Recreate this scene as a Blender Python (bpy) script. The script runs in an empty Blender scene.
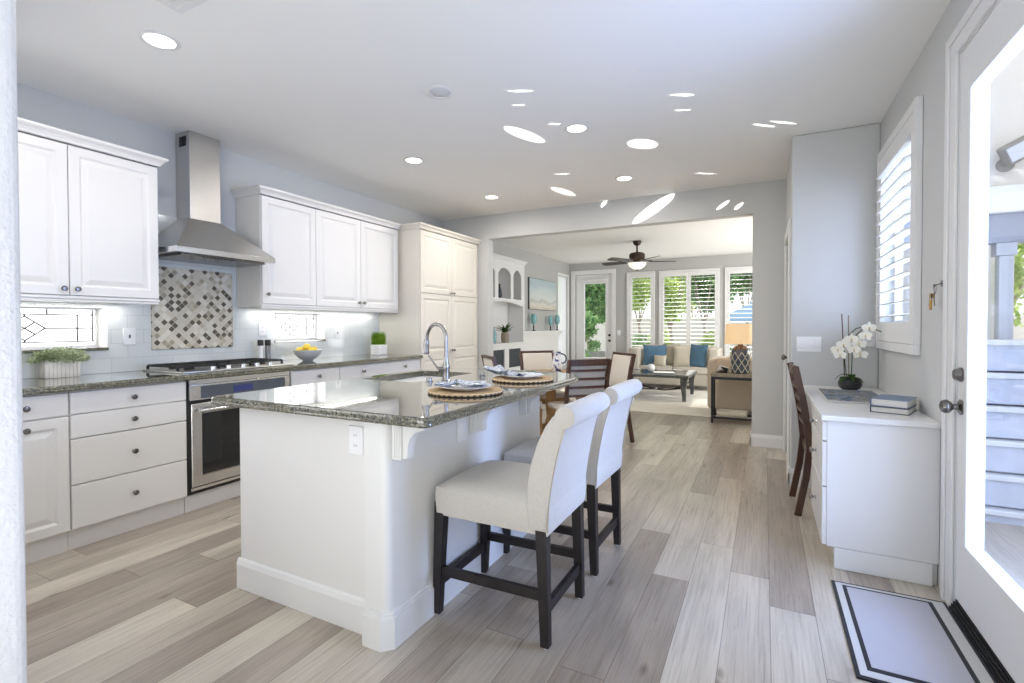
import bpy, bmesh, math, random
from math import sin, cos, pi, radians, sqrt
from mathutils import Vector, Matrix

SC = bpy.context.scene
COL = SC.collection
random.seed(7)

# ------------------------------------------------------------------ camera
cam_d = bpy.data.cameras.new('camera')
cam = bpy.data.objects.new('camera', cam_d)
COL.objects.link(cam)
cam_d.sensor_width = 36.0
cam_d.sensor_fit = 'HORIZONTAL'
cam_d.lens = 492.496 / 1024 * 36.0
cam_d.shift_x = 0.0
cam_d.shift_y = -7.718 / 1024
cam_d.clip_start = 0.02
_yaw, _pit, _rol = radians(27.143), radians(-0.878), radians(-0.120)
_f = Vector((-sin(_yaw) * cos(_pit), cos(_yaw) * cos(_pit), sin(_pit)))
_r = Vector((cos(_yaw), sin(_yaw), 0))
_u = _r.cross(_f)
_r2 = _r * cos(_rol) + _u * sin(_rol)
_u2 = -_r * sin(_rol) + _u * cos(_rol)
cam.matrix_world = Matrix(((_r2.x, _u2.x, -_f.x, 0), (_r2.y, _u2.y, -_f.y, 0), (_r2.z, _u2.z, -_f.z, 1.257), (0, 0, 0, 1)))
SC.camera = cam

# ------------------------------------------------------------------ light and exposure
SC.view_settings.view_transform = 'Standard'
SC.view_settings.look = 'None'
SC.view_settings.gamma = 1.0
SC.view_settings.use_curve_mapping = False
SC.view_settings.exposure = 0.36
SC.cycles.use_denoising = True
SC.cycles.max_bounces = 10
SC.cycles.diffuse_bounces = 6
SC.cycles.glossy_bounces = 4
SC.cycles.transparent_max_bounces = 24
SC.cycles.sample_clamp_indirect = 6.0
SC.cycles.caustics_reflective = False
SC.cycles.caustics_refractive = False

wd = bpy.data.worlds.new('sky')
SC.world = wd
wd.use_nodes = True
_bg = wd.node_tree.nodes['Background']
_bg.inputs['Color'].default_value = (0.88, 0.94, 1.0, 1)
_bg.inputs['Strength'].default_value = 1.25


def lamp(name, typ, loc, direction, energy, color=(1, 1, 1), **kw):
    d = bpy.data.lights.new(name, typ)
    d.energy = energy
    d.color = color
    for k, v in kw.items():
        setattr(d, k, v)
    o = bpy.data.objects.new(name, d)
    COL.objects.link(o)
    o.location = loc
    o.rotation_euler = Vector(direction).normalized().to_track_quat('-Z', 'Y').to_euler()
    return o


lamp('sun', 'SUN', (0, 20, 15), (0.10, -1.0, -0.70), 6.0, (1.0, 0.95, 0.86), angle=radians(0.6))
# unseen fill lamp added behind the viewer, aimed up to brighten the ceiling
lamp('fill_behind', 'AREA', (-1.5, -0.9, 0.12), (-0.05, 0.10, 1.0), 46, (0.96, 0.98, 1.0), shape='RECTANGLE', size=3.6, size_y=1.6)
lamp('fill_rear_right', 'AREA', (0.73, -0.9, 1.25), (-1, 0.25, 0.05), 26, (0.97, 0.98, 1.0), shape='RECTANGLE', size=1.4, size_y=1.9)  # unseen fill added behind right, for the left cabinets and drawers
lamp('fill_rear', 'AREA', (-0.8, -2.45, 1.7), (-0.1, 1, 0.0), 5, (0.93, 0.97, 1.0), shape='RECTANGLE', size=4.0, size_y=1.4)  # weak fill lamp added at the rear wall, out of view
# unseen fill lamp added behind the near wall for the left cabinets
lamp('fill_side', 'AREA', (-2.9, 0.66, 1.55), (-0.2, 1, -0.15), 9.5, (0.98, 0.98, 1.0), shape='RECTANGLE', size=1.7, size_y=1.5)
# blue daylight entering at the glazed door
lamp('daylight_patio', 'AREA', (1.35, 1.85, 1.25), (-1, 0.32, 0.0), 30, (0.36, 0.53, 1.0), shape='RECTANGLE', size=1.1, size_y=1.9)
lamp('daylight_garden', 'AREA', (1.7, 2.45, 1.3), (-1, -0.05, 0.0), 75, (0.36, 0.52, 1.0), shape='RECTANGLE', size=1.3, size_y=2.0)
# daylight entering at the shuttered window
lamp('daylight_shutter', 'AREA', (0.94, 3.87, 1.80), (-1, -0.1, 0.15), 5, (0.72, 0.84, 1.0), shape='RECTANGLE', size=0.80, size_y=1.0)
# unseen fill lamp added along the side wall to brighten the living room
lamp('fill_living', 'AREA', (1.70, 8.6, 1.1), (-1, 0.0, 0.4), 98, (0.98, 0.98, 0.98), shape='RECTANGLE', size=3.0, size_y=1.9)
# lamps added outside to brighten the leaded windows and their reveals
lamp('daylight_left', 'AREA', (-5.4, 1.2, 1.3), (1, 0.25, 0.0), 75, (1, 1, 1), shape='RECTANGLE', size=1.6, size_y=1.0)
lamp('daylight_left_far', 'AREA', (-5.4, 3.0, 1.3), (1, 0.25, 0.0), 75, (1, 1, 1), shape='RECTANGLE', size=1.6, size_y=1.0)


def glint(p, q, w, via, power, back=0.45):
    """sunlight thrown back by shiny things outside: a narrow parallel beam from outside through the opening at via"""
    p, q, via = Vector(p), Vector(q), Vector(via)
    c = (p + q) / 2
    d = (c - via).normalized()
    src = via - (c - via) * back
    a = (q - p) - d * (q - p).dot(d)
    L = max(a.length, 0.02)
    a.normalize()
    z = -d
    y = z.cross(a)
    D = (c - src).length
    o = lamp('glint', 'SPOT', src, d, power * 4 * pi * D * D, (1.0, 0.99, 0.96), spot_size=2 * math.atan(L / 2 / D), spot_blend=0.25, shadow_soft_size=0.0)
    o.rotation_mode = 'QUATERNION'
    o.rotation_quaternion = Matrix(((a.x, y.x, z.x), (a.y, y.y, z.y), (a.z, y.z, z.z))).to_quaternion()
    o.scale = (1.0, w / L, 1.0)


GV = (0.79, 2.45, 1.15)
for p, q, w, e in (((-1.731, 3.238, 2.74), (-1.589, 3.693, 2.74), 0.06, 1.0), ((-0.981, 3.96, 2.74), (-0.801, 4.203, 2.74), 0.09, 1.0), ((-2.042, 4.878, 2.74), (-1.92, 5.351, 2.74), 0.05, 0.8),
                   ((-1.452, 2.771, 2.74), (-1.301, 2.849, 2.74), 0.02, 0.15), ((-1.514, 2.96, 2.74), (-1.437, 3.0, 2.74), 0.014, 0.05), ((-0.553, 3.297, 2.74), (-0.405, 3.374, 2.74), 0.02, 0.15), ((-0.561, 3.541, 2.74), (-0.451, 3.598, 2.74), 0.014, 0.06),
                   ((-1.428, 3.355, 2.74), (-1.33, 3.405, 2.74), 0.016, 0.08), ((-0.089, 4.049, 2.74), (0.069, 4.193, 2.74), 0.02, 0.12), ((0.021, 4.047, 2.74), (0.212, 4.206, 2.74), 0.02, 0.18), ((-0.625, 5.076, 2.74), (-0.412, 5.222, 2.74), 0.016, 0.10), ((-1.842, 4.477, 2.74), (-1.687, 4.558, 2.74), 0.014, 0.06),
                   ((-1.37, 5.72, 2.436), (-0.882, 5.72, 2.733), 0.08, 1.6), ((-1.727, 5.72, 2.684), (-1.678, 5.72, 2.738), 0.02, 0.08), ((-0.47, 5.72, 2.499), (-0.332, 5.72, 2.59), 0.03, 0.18), ((-0.293, 5.72, 2.48), (-0.198, 5.72, 2.553), 0.03, 0.12)):
    glint(p, q, w * 1.3, GV, 7.0)
# ------------------------------------------------------------------ materials
def srgb(r, g, b):
    def c(v):
        v /= 255.0
        return v / 12.92 if v <= 0.04045 else ((v + 0.055) / 1.055) ** 2.4
    return (c(r), c(g), c(b), 1.0)


class NT:
    def __init__(self, name):
        self.m = bpy.data.materials.new(name)
        self.m.use_nodes = True
        self.t = self.m.node_tree
        self.b = self.t.nodes['Principled BSDF']
        self.out = self.t.nodes['Material Output']

    def n(self, typ, **kw):
        nd = self.t.nodes.new(typ)
        for k, v in kw.items():
            setattr(nd, k, v)
        return nd

    def l(self, a, b):
        self.t.links.new(a, b)

    def math(self, op, a, b=None, c=None):
        nd = self.n('ShaderNodeMath', operation=op)
        for i, v in enumerate((a, b, c)):
            if v is None:
                continue
            if isinstance(v, (int, float)):
                nd.inputs[i].default_value = v
            else:
                self.l(v, nd.inputs[i])
        return nd.outputs[0]

    def ramp(self, fac, stops, interp='LINEAR'):
        nd = self.n('ShaderNodeValToRGB')
        nd.color_ramp.interpolation = interp
        el = nd.color_ramp.elements
        while len(el) > 1:
            el.remove(el[-1])
        el[0].position, el[0].color = stops[0]
        for p, c in stops[1:]:
            e = el.new(p)
            e.color = c
        self.l(fac, nd.inputs[0])
        return nd.outputs[0]

    def mix(self, fac, a, b, blend='MIX'):
        nd = self.n('ShaderNodeMix', data_type='RGBA', blend_type=blend)
        for i, v in ((0, fac), (6, a), (7, b)):
            if isinstance(v, (int, float, tuple)):
                nd.inputs[i].default_value = v
            else:
                self.l(v, nd.inputs[i])
        return nd.outputs[2]

    def coord(self, scale=(1, 1, 1), rot=(0, 0, 0), loc=(0, 0, 0)):
        tc = self.n('ShaderNodeTexCoord')
        mp = self.n('ShaderNodeMapping')
        mp.inputs['Scale'].default_value = scale
        mp.inputs['Rotation'].default_value = rot
        mp.inputs['Location'].default_value = loc
        self.l(tc.outputs['Object'], mp.inputs[0])
        return mp.outputs[0]

    def noise(self, vec, scale, detail=2.0, rough=0.5):
        nd = self.n('ShaderNodeTexNoise')
        nd.inputs['Scale'].default_value = scale
        nd.inputs['Detail'].default_value = detail
        nd.inputs['Roughness'].default_value = rough
        self.l(vec, nd.inputs['Vector'])
        return nd.outputs['Fac']

    def bump(self, h, strength=0.2, dist=0.01):
        nd = self.n('ShaderNodeBump')
        nd.inputs['Strength'].default_value = strength
        nd.inputs['Distance'].default_value = dist
        self.l(h, nd.inputs['Height'])
        self.l(nd.outputs[0], self.b.inputs['Normal'])

    def set(self, **kw):
        for k, v in kw.items():
            self.b.inputs[k.replace('_', ' ')].default_value = v
        return self


def plain(name, col, rough=0.5, metal=0.0, spec=0.5, noise=0.0, nscale=40, bump=0.0, bscale=200, bdist=0.002, stretch=(1, 1, 1)):
    t = NT(name)
    t.set(Roughness=rough, Metallic=metal)
    t.b.inputs['Specular IOR Level'].default_value = spec
    if noise:
        f = t.noise(t.coord(stretch), nscale, 3)
        lo = tuple(max(0, c * (1 - noise)) for c in col[:3]) + (1,)
        hi = tuple(min(1, c * (1 + noise)) for c in col[:3]) + (1,)
        t.l(t.ramp(f, [(0.3, lo), (0.7, hi)]), t.b.inputs['Base Color'])
    else:
        t.b.inputs['Base Color'].default_value = col
    if bump:
        t.bump(t.noise(t.coord(stretch), bscale, 2), bump, bdist)
    return t.m


def mat_floor():
    t = NT('oak_plank_floor')
    tc = t.n('ShaderNodeTexCoord')
    sp = t.n('ShaderNodeSeparateXYZ')
    t.l(tc.outputs['Object'], sp.inputs[0])
    W, L = 0.1757, 1.38
    px = t.math('DIVIDE', t.math('ADD', sp.outputs[0], 20 * W + 0.1479), W)
    pid = t.math('FLOOR', px)
    wn = t.n('ShaderNodeTexWhiteNoise', noise_dimensions='1D')
    t.l(pid, wn.inputs['W'])
    py = t.math('ADD', t.math('DIVIDE', sp.outputs[1], L), t.math('MULTIPLY', wn.outputs['Value'], 7.0))
    jid = t.math('FLOOR', py)
    cb = t.n('ShaderNodeCombineXYZ')
    t.l(pid, cb.inputs[0])
    t.l(jid, cb.inputs[1])
    w2 = t.n('ShaderNodeTexWhiteNoise', noise_dimensions='3D')
    t.l(cb.outputs[0], w2.inputs['Vector'])
    # per-plank shifted grain coordinates
    sh = t.n('ShaderNodeVectorMath', operation='MULTIPLY_ADD')
    t.l(w2.outputs['Color'], sh.inputs[0])
    sh.inputs[1].default_value = (11, 17, 5)
    t.l(tc.outputs['Object'], sh.inputs[2])
    mp = t.n('ShaderNodeMapping')
    mp.inputs['Scale'].default_value = (30, 0.9, 1)
    t.l(sh.outputs[0], mp.inputs[0])
    g1 = t.noise(mp.outputs[0], 3.0, 6, 0.62)
    mp2 = t.n('ShaderNodeMapping')
    mp2.inputs['Scale'].default_value = (5.0, 0.7, 1)
    t.l(sh.outputs[0], mp2.inputs[0])
    g2 = t.noise(mp2.outputs[0], 2.0, 3, 0.5)
    mp3 = t.n('ShaderNodeMapping')
    mp3.inputs['Scale'].default_value = (5.0, 2.2, 1)
    t.l(sh.outputs[0], mp3.inputs[0])
    vo = t.n('ShaderNodeTexVoronoi')
    vo.inputs['Scale'].default_value = 1.0
    t.l(mp3.outputs[0], vo.inputs['Vector'])
    knot = t.ramp(vo.outputs['Distance'], [(0.03, (1, 1, 1, 1)), (0.11, (0, 0, 0, 1))])
    base = t.ramp(w2.outputs['Value'], [(0.0, srgb(156, 144, 132)), (0.3, srgb(176, 166, 153)), (0.7, srgb(194, 185, 171)), (1.0, srgb(205, 197, 183))])
    grain = t.ramp(g1, [(0.28, (0.70, 0.68, 0.66, 1)), (0.5, (0.97, 0.97, 0.97, 1)), (0.75, (1.10, 1.10, 1.10, 1))])
    c = t.mix(1.0, base, grain, 'MULTIPLY')
    cloud = t.ramp(g2, [(0.3, (0.82, 0.81, 0.80, 1)), (0.7, (1.10, 1.10, 1.10, 1))])
    c = t.mix(1.0, c, cloud, 'MULTIPLY')
    c = t.mix(t.math('MULTIPLY', knot, 0.7), c, srgb(92, 76, 66))
    fx = t.math('FRACT', px)
    fy = t.math('FRACT', py)
    ex = t.math('MINIMUM', fx, t.math('SUBTRACT', 1.0, fx))
    ey = t.math('MINIMUM', fy, t.math('SUBTRACT', 1.0, fy))
    gx = t.math('LESS_THAN', ex, 0.008)
    gy = t.math('LESS_THAN', ey, 0.0012)
    gap = t.math('MAXIMUM', gx, gy)
    c = t.mix(t.math('MULTIPLY', gap, 0.6), c, srgb(70, 58, 50))
    t.l(c, t.b.inputs['Base Color'])
    t.l(t.ramp(g1, [(0.3, (0.34, 0.34, 0.34, 1)), (0.7, (0.26, 0.26, 0.26, 1))]), t.b.inputs['Roughness'])
    t.b.inputs['Specular IOR Level'].default_value = 0.45
    t.bump(t.math('SUBTRACT', g1, t.math('MULTIPLY', gap, 1.5)), 0.12, 0.002)
    return t.m


def mat_granite():
    t = NT('green_granite')
    co = t.coord()
    n1 = t.noise(co, 125, 4, 0.75)
    n2 = t.noise(co, 45, 3, 0.6)
    vo = t.n('ShaderNodeTexVoronoi')
    vo.inputs['Scale'].default_value = 105
    t.l(co, vo.inputs['Vector'])
    c = t.ramp(n1, [(0.36, srgb(26, 28, 24)), (0.46, srgb(66, 68, 58)), (0.54, srgb(118, 116, 98)), (0.66, srgb(178, 172, 150))])
    c = t.mix(t.math('MULTIPLY', n2, 0.35), c, srgb(84, 84, 70))
    c = t.mix(t.ramp(vo.outputs['Distance'], [(0.10, (0.7, 0.7, 0.7, 1)), (0.25, (0, 0, 0, 1))]), c, srgb(22, 24, 21))
    t.l(c, t.b.inputs['Base Color'])
    t.set(Roughness=0.06)
    t.b.inputs['Specular IOR Level'].default_value = 0.9
    t.b.inputs['Coat Weight'].default_value = 0.8
    t.b.inputs['Coat Roughness'].default_value = 0.03
    t.b.inputs['Coat IOR'].default_value = 1.7
    return t.m


def mat_subway():
    t = NT('white_subway_tile')
    tc = t.n('ShaderNodeTexCoord')
    mp = t.n('ShaderNodeMapping')
    mp.inputs['Rotation'].default_value = (0, 0, 0)
    sp = t.n('ShaderNodeSeparateXYZ')
    cb = t.n('ShaderNodeCombineXYZ')
    t.l(tc.outputs['Object'], sp.inputs[0])
    t.l(sp.outputs[1], cb.inputs[0])
    t.l(sp.outputs[2], cb.inputs[1])
    br = t.n('ShaderNodeTexBrick')
    br.inputs['Color1'].default_value = srgb(222, 226, 226)
    br.inputs['Color2'].default_value = srgb(216, 221, 222)
    br.inputs['Mortar'].default_value = srgb(206, 210, 211)
    br.inputs['Scale'].default_value = 1.0
    br.inputs['Brick Width'].default_value = 0.20
    br.inputs['Row Height'].default_value = 0.10
    br.inputs['Mortar Size'].default_value = 0.0025
    t.l(cb.outputs[0], br.inputs['Vector'])
    t.l(br.outputs['Color'], t.b.inputs['Base Color'])
    t.set(Roughness=0.10)
    t.bump(t.math('SUBTRACT', 1.0, br.outputs['Fac']), 0.25, 0.001)
    return t.m


def mat_mosaic():
    t = NT('stone_mosaic')
    tc = t.n('ShaderNodeTexCoord')
    sp = t.n('ShaderNodeSeparateXYZ')
    t.l(tc.outputs['Object'], sp.inputs[0])
    k = 1.0 / 0.036
    a = t.math('MULTIPLY', t.math('ADD', t.math('ADD', sp.outputs[1], sp.outputs[2]), 3.0), k * 0.7071)
    b = t.math('MULTIPLY', t.math('ADD', t.math('SUBTRACT', sp.outputs[1], sp.outputs[2]), 3.0), k * 0.7071)
    cb = t.n('ShaderNodeCombineXYZ')
    t.l(t.math('FLOOR', a), cb.inputs[0])
    t.l(t.math('FLOOR', b), cb.inputs[1])
    wn = t.n('ShaderNodeTexWhiteNoise', noise_dimensions='3D')
    t.l(cb.outputs[0], wn.inputs['Vector'])
    fl = [t.math('LESS_THAN', t.math('FRACT', t.math('MULTIPLY', t.math('FLOOR', q_), 0.5)), 0.25) for q_ in (a, b)]
    w3 = t.n('ShaderNodeTexWhiteNoise', noise_dimensions='3D')
    sc = t.n('ShaderNodeVectorMath', operation='ADD')
    sc.inputs[1].default_value = (37.5, 11.5, 3.5)
    t.l(cb.outputs[0], sc.inputs[0])
    t.l(sc.outputs[0], w3.inputs['Vector'])
    dk_ = t.math('MAXIMUM', t.math('MULTIPLY', t.math('MULTIPLY', fl[0], fl[1]), t.math('LESS_THAN', w3.outputs['Value'], 0.66)), t.math('LESS_THAN', w3.outputs['Value'], 0.06))
    c = t.ramp(wn.outputs['Value'], [(0.0, srgb(206, 200, 184)), (0.38, srgb(186, 178, 158)), (0.55, srgb(222, 218, 206)), (0.72, srgb(166, 156, 136)), (0.84, srgb(212, 206, 192))], 'CONSTANT')
    c = t.mix(dk_, c, srgb(92, 84, 72))
    fa, fb = t.math('FRACT', a), t.math('FRACT', b)
    e = t.math('MINIMUM', t.math('MINIMUM', fa, t.math('SUBTRACT', 1.0, fa)), t.math('MINIMUM', fb, t.math('SUBTRACT', 1.0, fb)))
    gap = t.math('LESS_THAN', e, 0.045)
    c = t.mix(gap, c, srgb(214, 208, 194))
    t.l(c, t.b.inputs['Base Color'])
    t.set(Roughness=0.22)
    t.bump(t.math('SUBTRACT', 1.0, gap), 0.3, 0.0015)
    return t.m


def mat_glass(name='clear_glass', tint=(1, 1, 1, 1), refl=0.08):
    t = NT(name)
    t.t.nodes.remove(t.b)
    tr = t.n('ShaderNodeBsdfTransparent')
    tr.inputs[0].default_value = tint
    gl = t.n('ShaderNodeBsdfGlossy')
    gl.inputs['Roughness'].default_value = 0.02
    fr = t.n('ShaderNodeLayerWeight')
    fr.inputs['Blend'].default_value = 0.5
    mx = t.n('ShaderNodeMixShader')
    t.l(t.math('MULTIPLY_ADD', t.math('POWER', fr.outputs['Facing'], 5.0), 0.55, 0.02), mx.inputs[0])
    t.l(tr.outputs[0], mx.inputs[1])
    t.l(gl.outputs[0], mx.inputs[2])
    t.l(mx.outputs[0], t.out.inputs[0])
    return t.m


def mat_sheer(name, col, opacity=0.5):
    """translucent cloth or frosted glass"""
    t = NT(name)
    t.t.nodes.remove(t.b)
    tr = t.n('ShaderNodeBsdfTransparent')
    df = t.n('ShaderNodeBsdfTranslucent')
    df.inputs[0].default_value = col
    d2 = t.n('ShaderNodeBsdfDiffuse')
    d2.inputs[0].default_value = col
    m1 = t.n('ShaderNodeMixShader')
    m1.inputs[0].default_value = 0.4
    t.l(df.outputs[0], m1.inputs[1])
    t.l(d2.outputs[0], m1.inputs[2])
    mx = t.n('ShaderNodeMixShader')
    mx.inputs[0].default_value = opacity
    t.l(tr.outputs[0], mx.inputs[1])
    t.l(m1.outputs[0], mx.inputs[2])
    t.l(mx.outputs[0], t.out.inputs[0])
    return t.m


def mat_leaf(name, c1, c2, trans=0.45):
    t = NT(name)
    t.t.nodes.remove(t.b)
    f = t.noise(t.coord(), 6.0, 3, 0.7)
    col = t.ramp(f, [(0.35, c1), (0.65, c2)])
    d = t.n('ShaderNodeBsdfDiffuse')
    tl = t.n('ShaderNodeBsdfTranslucent')
    mx = t.n('ShaderNodeMixShader')
    mx.inputs[0].default_value = trans
    t.l(col, d.inputs[0])
    t.l(col, tl.inputs[0])
    t.l(d.outputs[0], mx.inputs[1])
    t.l(tl.outputs[0], mx.inputs[2])
    t.l(mx.outputs[0], t.out.inputs[0])
    return t.m


def mat_emit(name, col, strength):
    t = NT(name)
    t.b.inputs['Base Color'].default_value = (0.9, 0.9, 0.88, 1)
    t.b.inputs['Emission Color'].default_value = col
    t.b.inputs['Emission Strength'].default_value = strength
    return t.m


def mat_fabric(name, col, scale=900, amount=0.10, bump=0.25):
    t = NT(name)
    co = t.coord()
    n1 = t.noise(co, scale, 2, 0.6)
    n2 = t.noise(co, 14, 3, 0.5)
    lo = tuple(c * (1 - amount) for c in col[:3]) + (1,)
    hi = tuple(min(1, c * (1 + amount)) for c in col[:3]) + (1,)
    c = t.ramp(n1, [(0.3, lo), (0.7, hi)])
    c = t.mix(t.math('MULTIPLY', n2, 0.25), c, lo)
    t.l(c, t.b.inputs['Base Color'])
    t.set(Roughness=0.9)
    t.b.inputs['Specular IOR Level'].default_value = 0.2
    t.b.inputs['Sheen Weight'].default_value = 0.2
    t.bump(n1, bump, 0.001)
    return t.m


def mat_wood(name, c1, c2, rough=0.4, scale=(30, 30, 3)):
    t = NT(name)
    f = t.noise(t.coord(scale), 1.0, 5, 0.6)
    t.l(t.ramp(f, [(0.3, c1), (0.7, c2)]), t.b.inputs['Base Color'])
    t.set(Roughness=rough)
    return t.m


def mat_woven():
    t = NT('woven_seagrass')
    co = t.coord()
    w = t.n('ShaderNodeTexWave', wave_type='RINGS', rings_direction='Z')
    w.inputs['Scale'].default_value = 28
    w.inputs['Distortion'].default_value = 1.0
    t.l(co, w.inputs['Vector'])
    n1 = t.noise(co, 140, 3, 0.6)
    f = t.math('MULTIPLY', t.math('ADD', w.outputs['Fac'], n1), 0.5)
    t.l(t.ramp(f, [(0.2, srgb(120, 88, 56)), (0.42, srgb(196, 166, 122)), (0.7, srgb(226, 202, 164))]), t.b.inputs['Base Color'])
    t.set(Roughness=0.85)
    t.bump(f, 0.5, 0.003)
    return t.m


def mat_pattern(name, base, ink, scale=38, thr=0.5):
    """blue and white printed pattern"""
    t = NT(name)
    f = t.noise(t.coord(), scale, 1.5, 0.5)
    t.l(t.ramp(f, [(thr, base), (thr + 0.04, ink)]), t.b.inputs['Base Color'])
    t.set(Roughness=0.35)
    return t.m


def mat_painting():
    t = NT('abstract_seascape')
    co = t.coord()
    sp = t.n('ShaderNodeSeparateXYZ')
    t.l(co, sp.inputs[0])
    n1 = t.noise(co, 3.5, 5, 0.6)
    f = t.math('ADD', t.math('MULTIPLY', sp.outputs[2], 1.5), t.math('MULTIPLY', n1, 0.45))
    c = t.ramp(f, [(0.22, srgb(196, 190, 172)), (0.40, srgb(218, 214, 204)), (0.48, srgb(186, 190, 186)), (0.58, srgb(212, 216, 214)), (0.85, srgb(196, 206, 208)), (1.0, srgb(176, 194, 200))])
    n2 = t.noise(t.coord((1, 1.5, 4)), 4, 4, 0.6)
    c = t.mix(t.ramp(n2, [(0.62, (0, 0, 0, 1)), (0.7, (0.6, 0.6, 0.6, 1))]), c, srgb(150, 148, 140))
    t.l(c, t.b.inputs['Base Color'])
    t.set(Roughness=0.6)
    return t.m


def mat_magazine():
    t = NT('printed_cover')
    co = t.coord()
    n1 = t.noise(co, 11, 4, 0.6)
    c = t.ramp(n1, [(0.36, srgb(24, 28, 34)), (0.44, srgb(84, 108, 142)), (0.51, srgb(150, 144, 128)), (0.58, srgb(60, 58, 54)), (0.66, srgb(180, 190, 200))])
    t.l(c, t.b.inputs['Base Color'])
    t.set(Roughness=0.55)
    return t.m


def mat_brushed(name, col, rough=0.28):
    t = NT(name)
    f = t.noise(t.coord((2, 2, 220)), 4, 2, 0.5)
    lo = tuple(c * 0.9 for c in col[:3]) + (1,)
    t.l(t.ramp(f, [(0.3, lo), (0.7, col)]), t.b.inputs['Base Color'])
    t.set(Metallic=1.0, Roughness=rough)
    return t.m


M = {}
M['floor'] = mat_floor()
M['wall'] = plain('grey_wall_paint', srgb(203, 204, 203), 0.6, spec=0.25, bump=0.10, bscale=160, bdist=0.002)
M['wall_living'] = plain('living_wall_paint', srgb(186, 186, 184), 0.6, spec=0.25)
M['ceiling'] = plain('white_ceiling_paint', srgb(240, 240, 238), 0.7, spec=0.2, bump=0.05, bscale=140, bdist=0.002)
M['stucco'] = plain('white_textured_paint', srgb(232, 234, 238), 0.5, spec=0.3, bump=0.9, bscale=55, bdist=0.006)
M['white'] = plain('white_cabinet_lacquer', srgb(228, 227, 225), 0.32, spec=0.45)
M['trim'] = plain('white_trim_paint', srgb(230, 230, 229), 0.35, spec=0.45)
M['warmlit'] = plain('warmlit_cabinet_lacquer', srgb(226, 221, 210), 0.32, spec=0.45)  # white pantry lacquer with the warm light on it put into the colour
M['reveal'] = plain('dark_reveal', srgb(120, 118, 114), 0.8)
M['granite'] = mat_granite()
M['tile'] = mat_subway()
M['mosaic'] = mat_mosaic()
M['steel'] = mat_brushed('brushed_steel', (0.66, 0.64, 0.61, 1), 0.30)
M['steel_light'] = mat_brushed('bright_steel', (0.80, 0.80, 0.79, 1), 0.22)
M['chrome'] = plain('satin_nickel', (0.40, 0.39, 0.38, 1), 0.22, 1.0)
M['nickel'] = plain('dark_nickel', (0.22, 0.21, 0.20, 1), 0.25, 1.0)
M['bronze'] = plain('oil_rubbed_bronze', srgb(70, 60, 52), 0.4, 0.7)
M['brass'] = plain('brass', srgb(176, 138, 72), 0.3, 1.0)
M['black'] = plain('black_enamel', srgb(26, 26, 27), 0.35)
M['black_iron'] = plain('cast_iron', srgb(40, 40, 40), 0.6, 0.3)
M['black_glass'] = plain('black_oven_glass', srgb(24, 27, 30), 0.05, spec=0.8)
M['rubber'] = plain('black_rubber', srgb(20, 20, 23), 0.55)
M['glass'] = mat_glass()
M['slate_glass'] = plain('slate_display_glass', srgb(96, 102, 112), 0.12, 0.3)
M['frost'] = mat_sheer('frosted_glass', (0.95, 0.96, 0.98, 1), 0.35)
M['sheer'] = mat_sheer('white_sheer_cloth', (0.95, 0.95, 0.95, 1), 0.65)
M['came'] = plain('lead_came', srgb(104, 102, 98), 0.4, 0.8)
M['linen'] = mat_fabric('oatmeal_linen', srgb(204, 200, 194), 260, 0.11, 0.4)
M['cream_fabric'] = mat_fabric('cream_upholstery', srgb(220, 214, 204), 600, 0.06)
M['sofa'] = mat_fabric('sand_upholstery', srgb(194, 187, 175), 500, 0.07)
M['sofa_tan'] = mat_fabric('tan_upholstery', srgb(198, 184, 164), 500, 0.07)
M['blue_fabric'] = mat_fabric('blue_cushion_cloth', srgb(90, 124, 150), 500, 0.12)
M['greige'] = mat_fabric('greige_cushion_cloth', srgb(176, 166, 148), 400, 0.12)
M['knit'] = mat_fabric('cream_knit_cloth', srgb(208, 200, 182), 120, 0.16, 0.8)
M['rug'] = mat_fabric('cream_rug_pile', srgb(222, 216, 204), 260, 0.06, 0.8)
M['espresso'] = mat_wood('espresso_wood', srgb(24, 19, 20), srgb(36, 30, 31), 0.45)
M['walnut'] = mat_wood('walnut_wood', srgb(64, 42, 34), srgb(92, 62, 48), 0.35)
M['honey'] = mat_wood('honey_and_sunlit_wood', srgb(150, 112, 66), srgb(184, 144, 92), 0.4)  # table wood, also used for the sunlit tone of walnut chair parts
M['greywood'] = mat_wood('weathered_wood', srgb(120, 108, 92), srgb(162, 150, 132), 0.6)
M['whitewood'] = mat_wood('whitewashed_wood', srgb(206, 202, 194), srgb(236, 232, 226), 0.7, (20, 20, 6))
M['darkgrey_wood'] = mat_wood('dark_grey_wood', srgb(66, 68, 68), srgb(98, 100, 98), 0.35)
M['woven'] = mat_woven()
M['porcelain'] = plain('white_porcelain', srgb(240, 240, 240), 0.12)
M['grey_ceramic'] = plain('pale_grey_ceramic', srgb(206, 208, 210), 0.3)
M['bluewhite'] = mat_pattern('blue_white_print', srgb(230, 233, 238), srgb(112, 130, 162), 60, 0.54)
M['napkin'] = mat_pattern('napkin_print', srgb(214, 218, 222), srgb(142, 154, 172), 70, 0.50)
M['pitcher'] = mat_pattern('pitcher_glaze', srgb(232, 236, 242), srgb(60, 78, 130), 26, 0.55)
M['lemon'] = plain('lemon_peel', srgb(240, 208, 70), 0.45, noise=0.06, nscale=60, bump=0.2, bscale=220)
M['leaf_box'] = mat_leaf('boxwood_leaf', srgb(66, 96, 44), srgb(216, 222, 190), 0.25)
M['leaf_grass'] = mat_leaf('grass_blade', srgb(104, 142, 44), srgb(158, 192, 72), 0.35)
M['leaf_dark'] = mat_leaf('dark_leaf', srgb(52, 74, 44), srgb(92, 114, 70), 0.3)
M['leaf_tree'] = mat_leaf('garden_leaf', srgb(126, 166, 72), srgb(222, 232, 160), 0.5)
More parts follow.
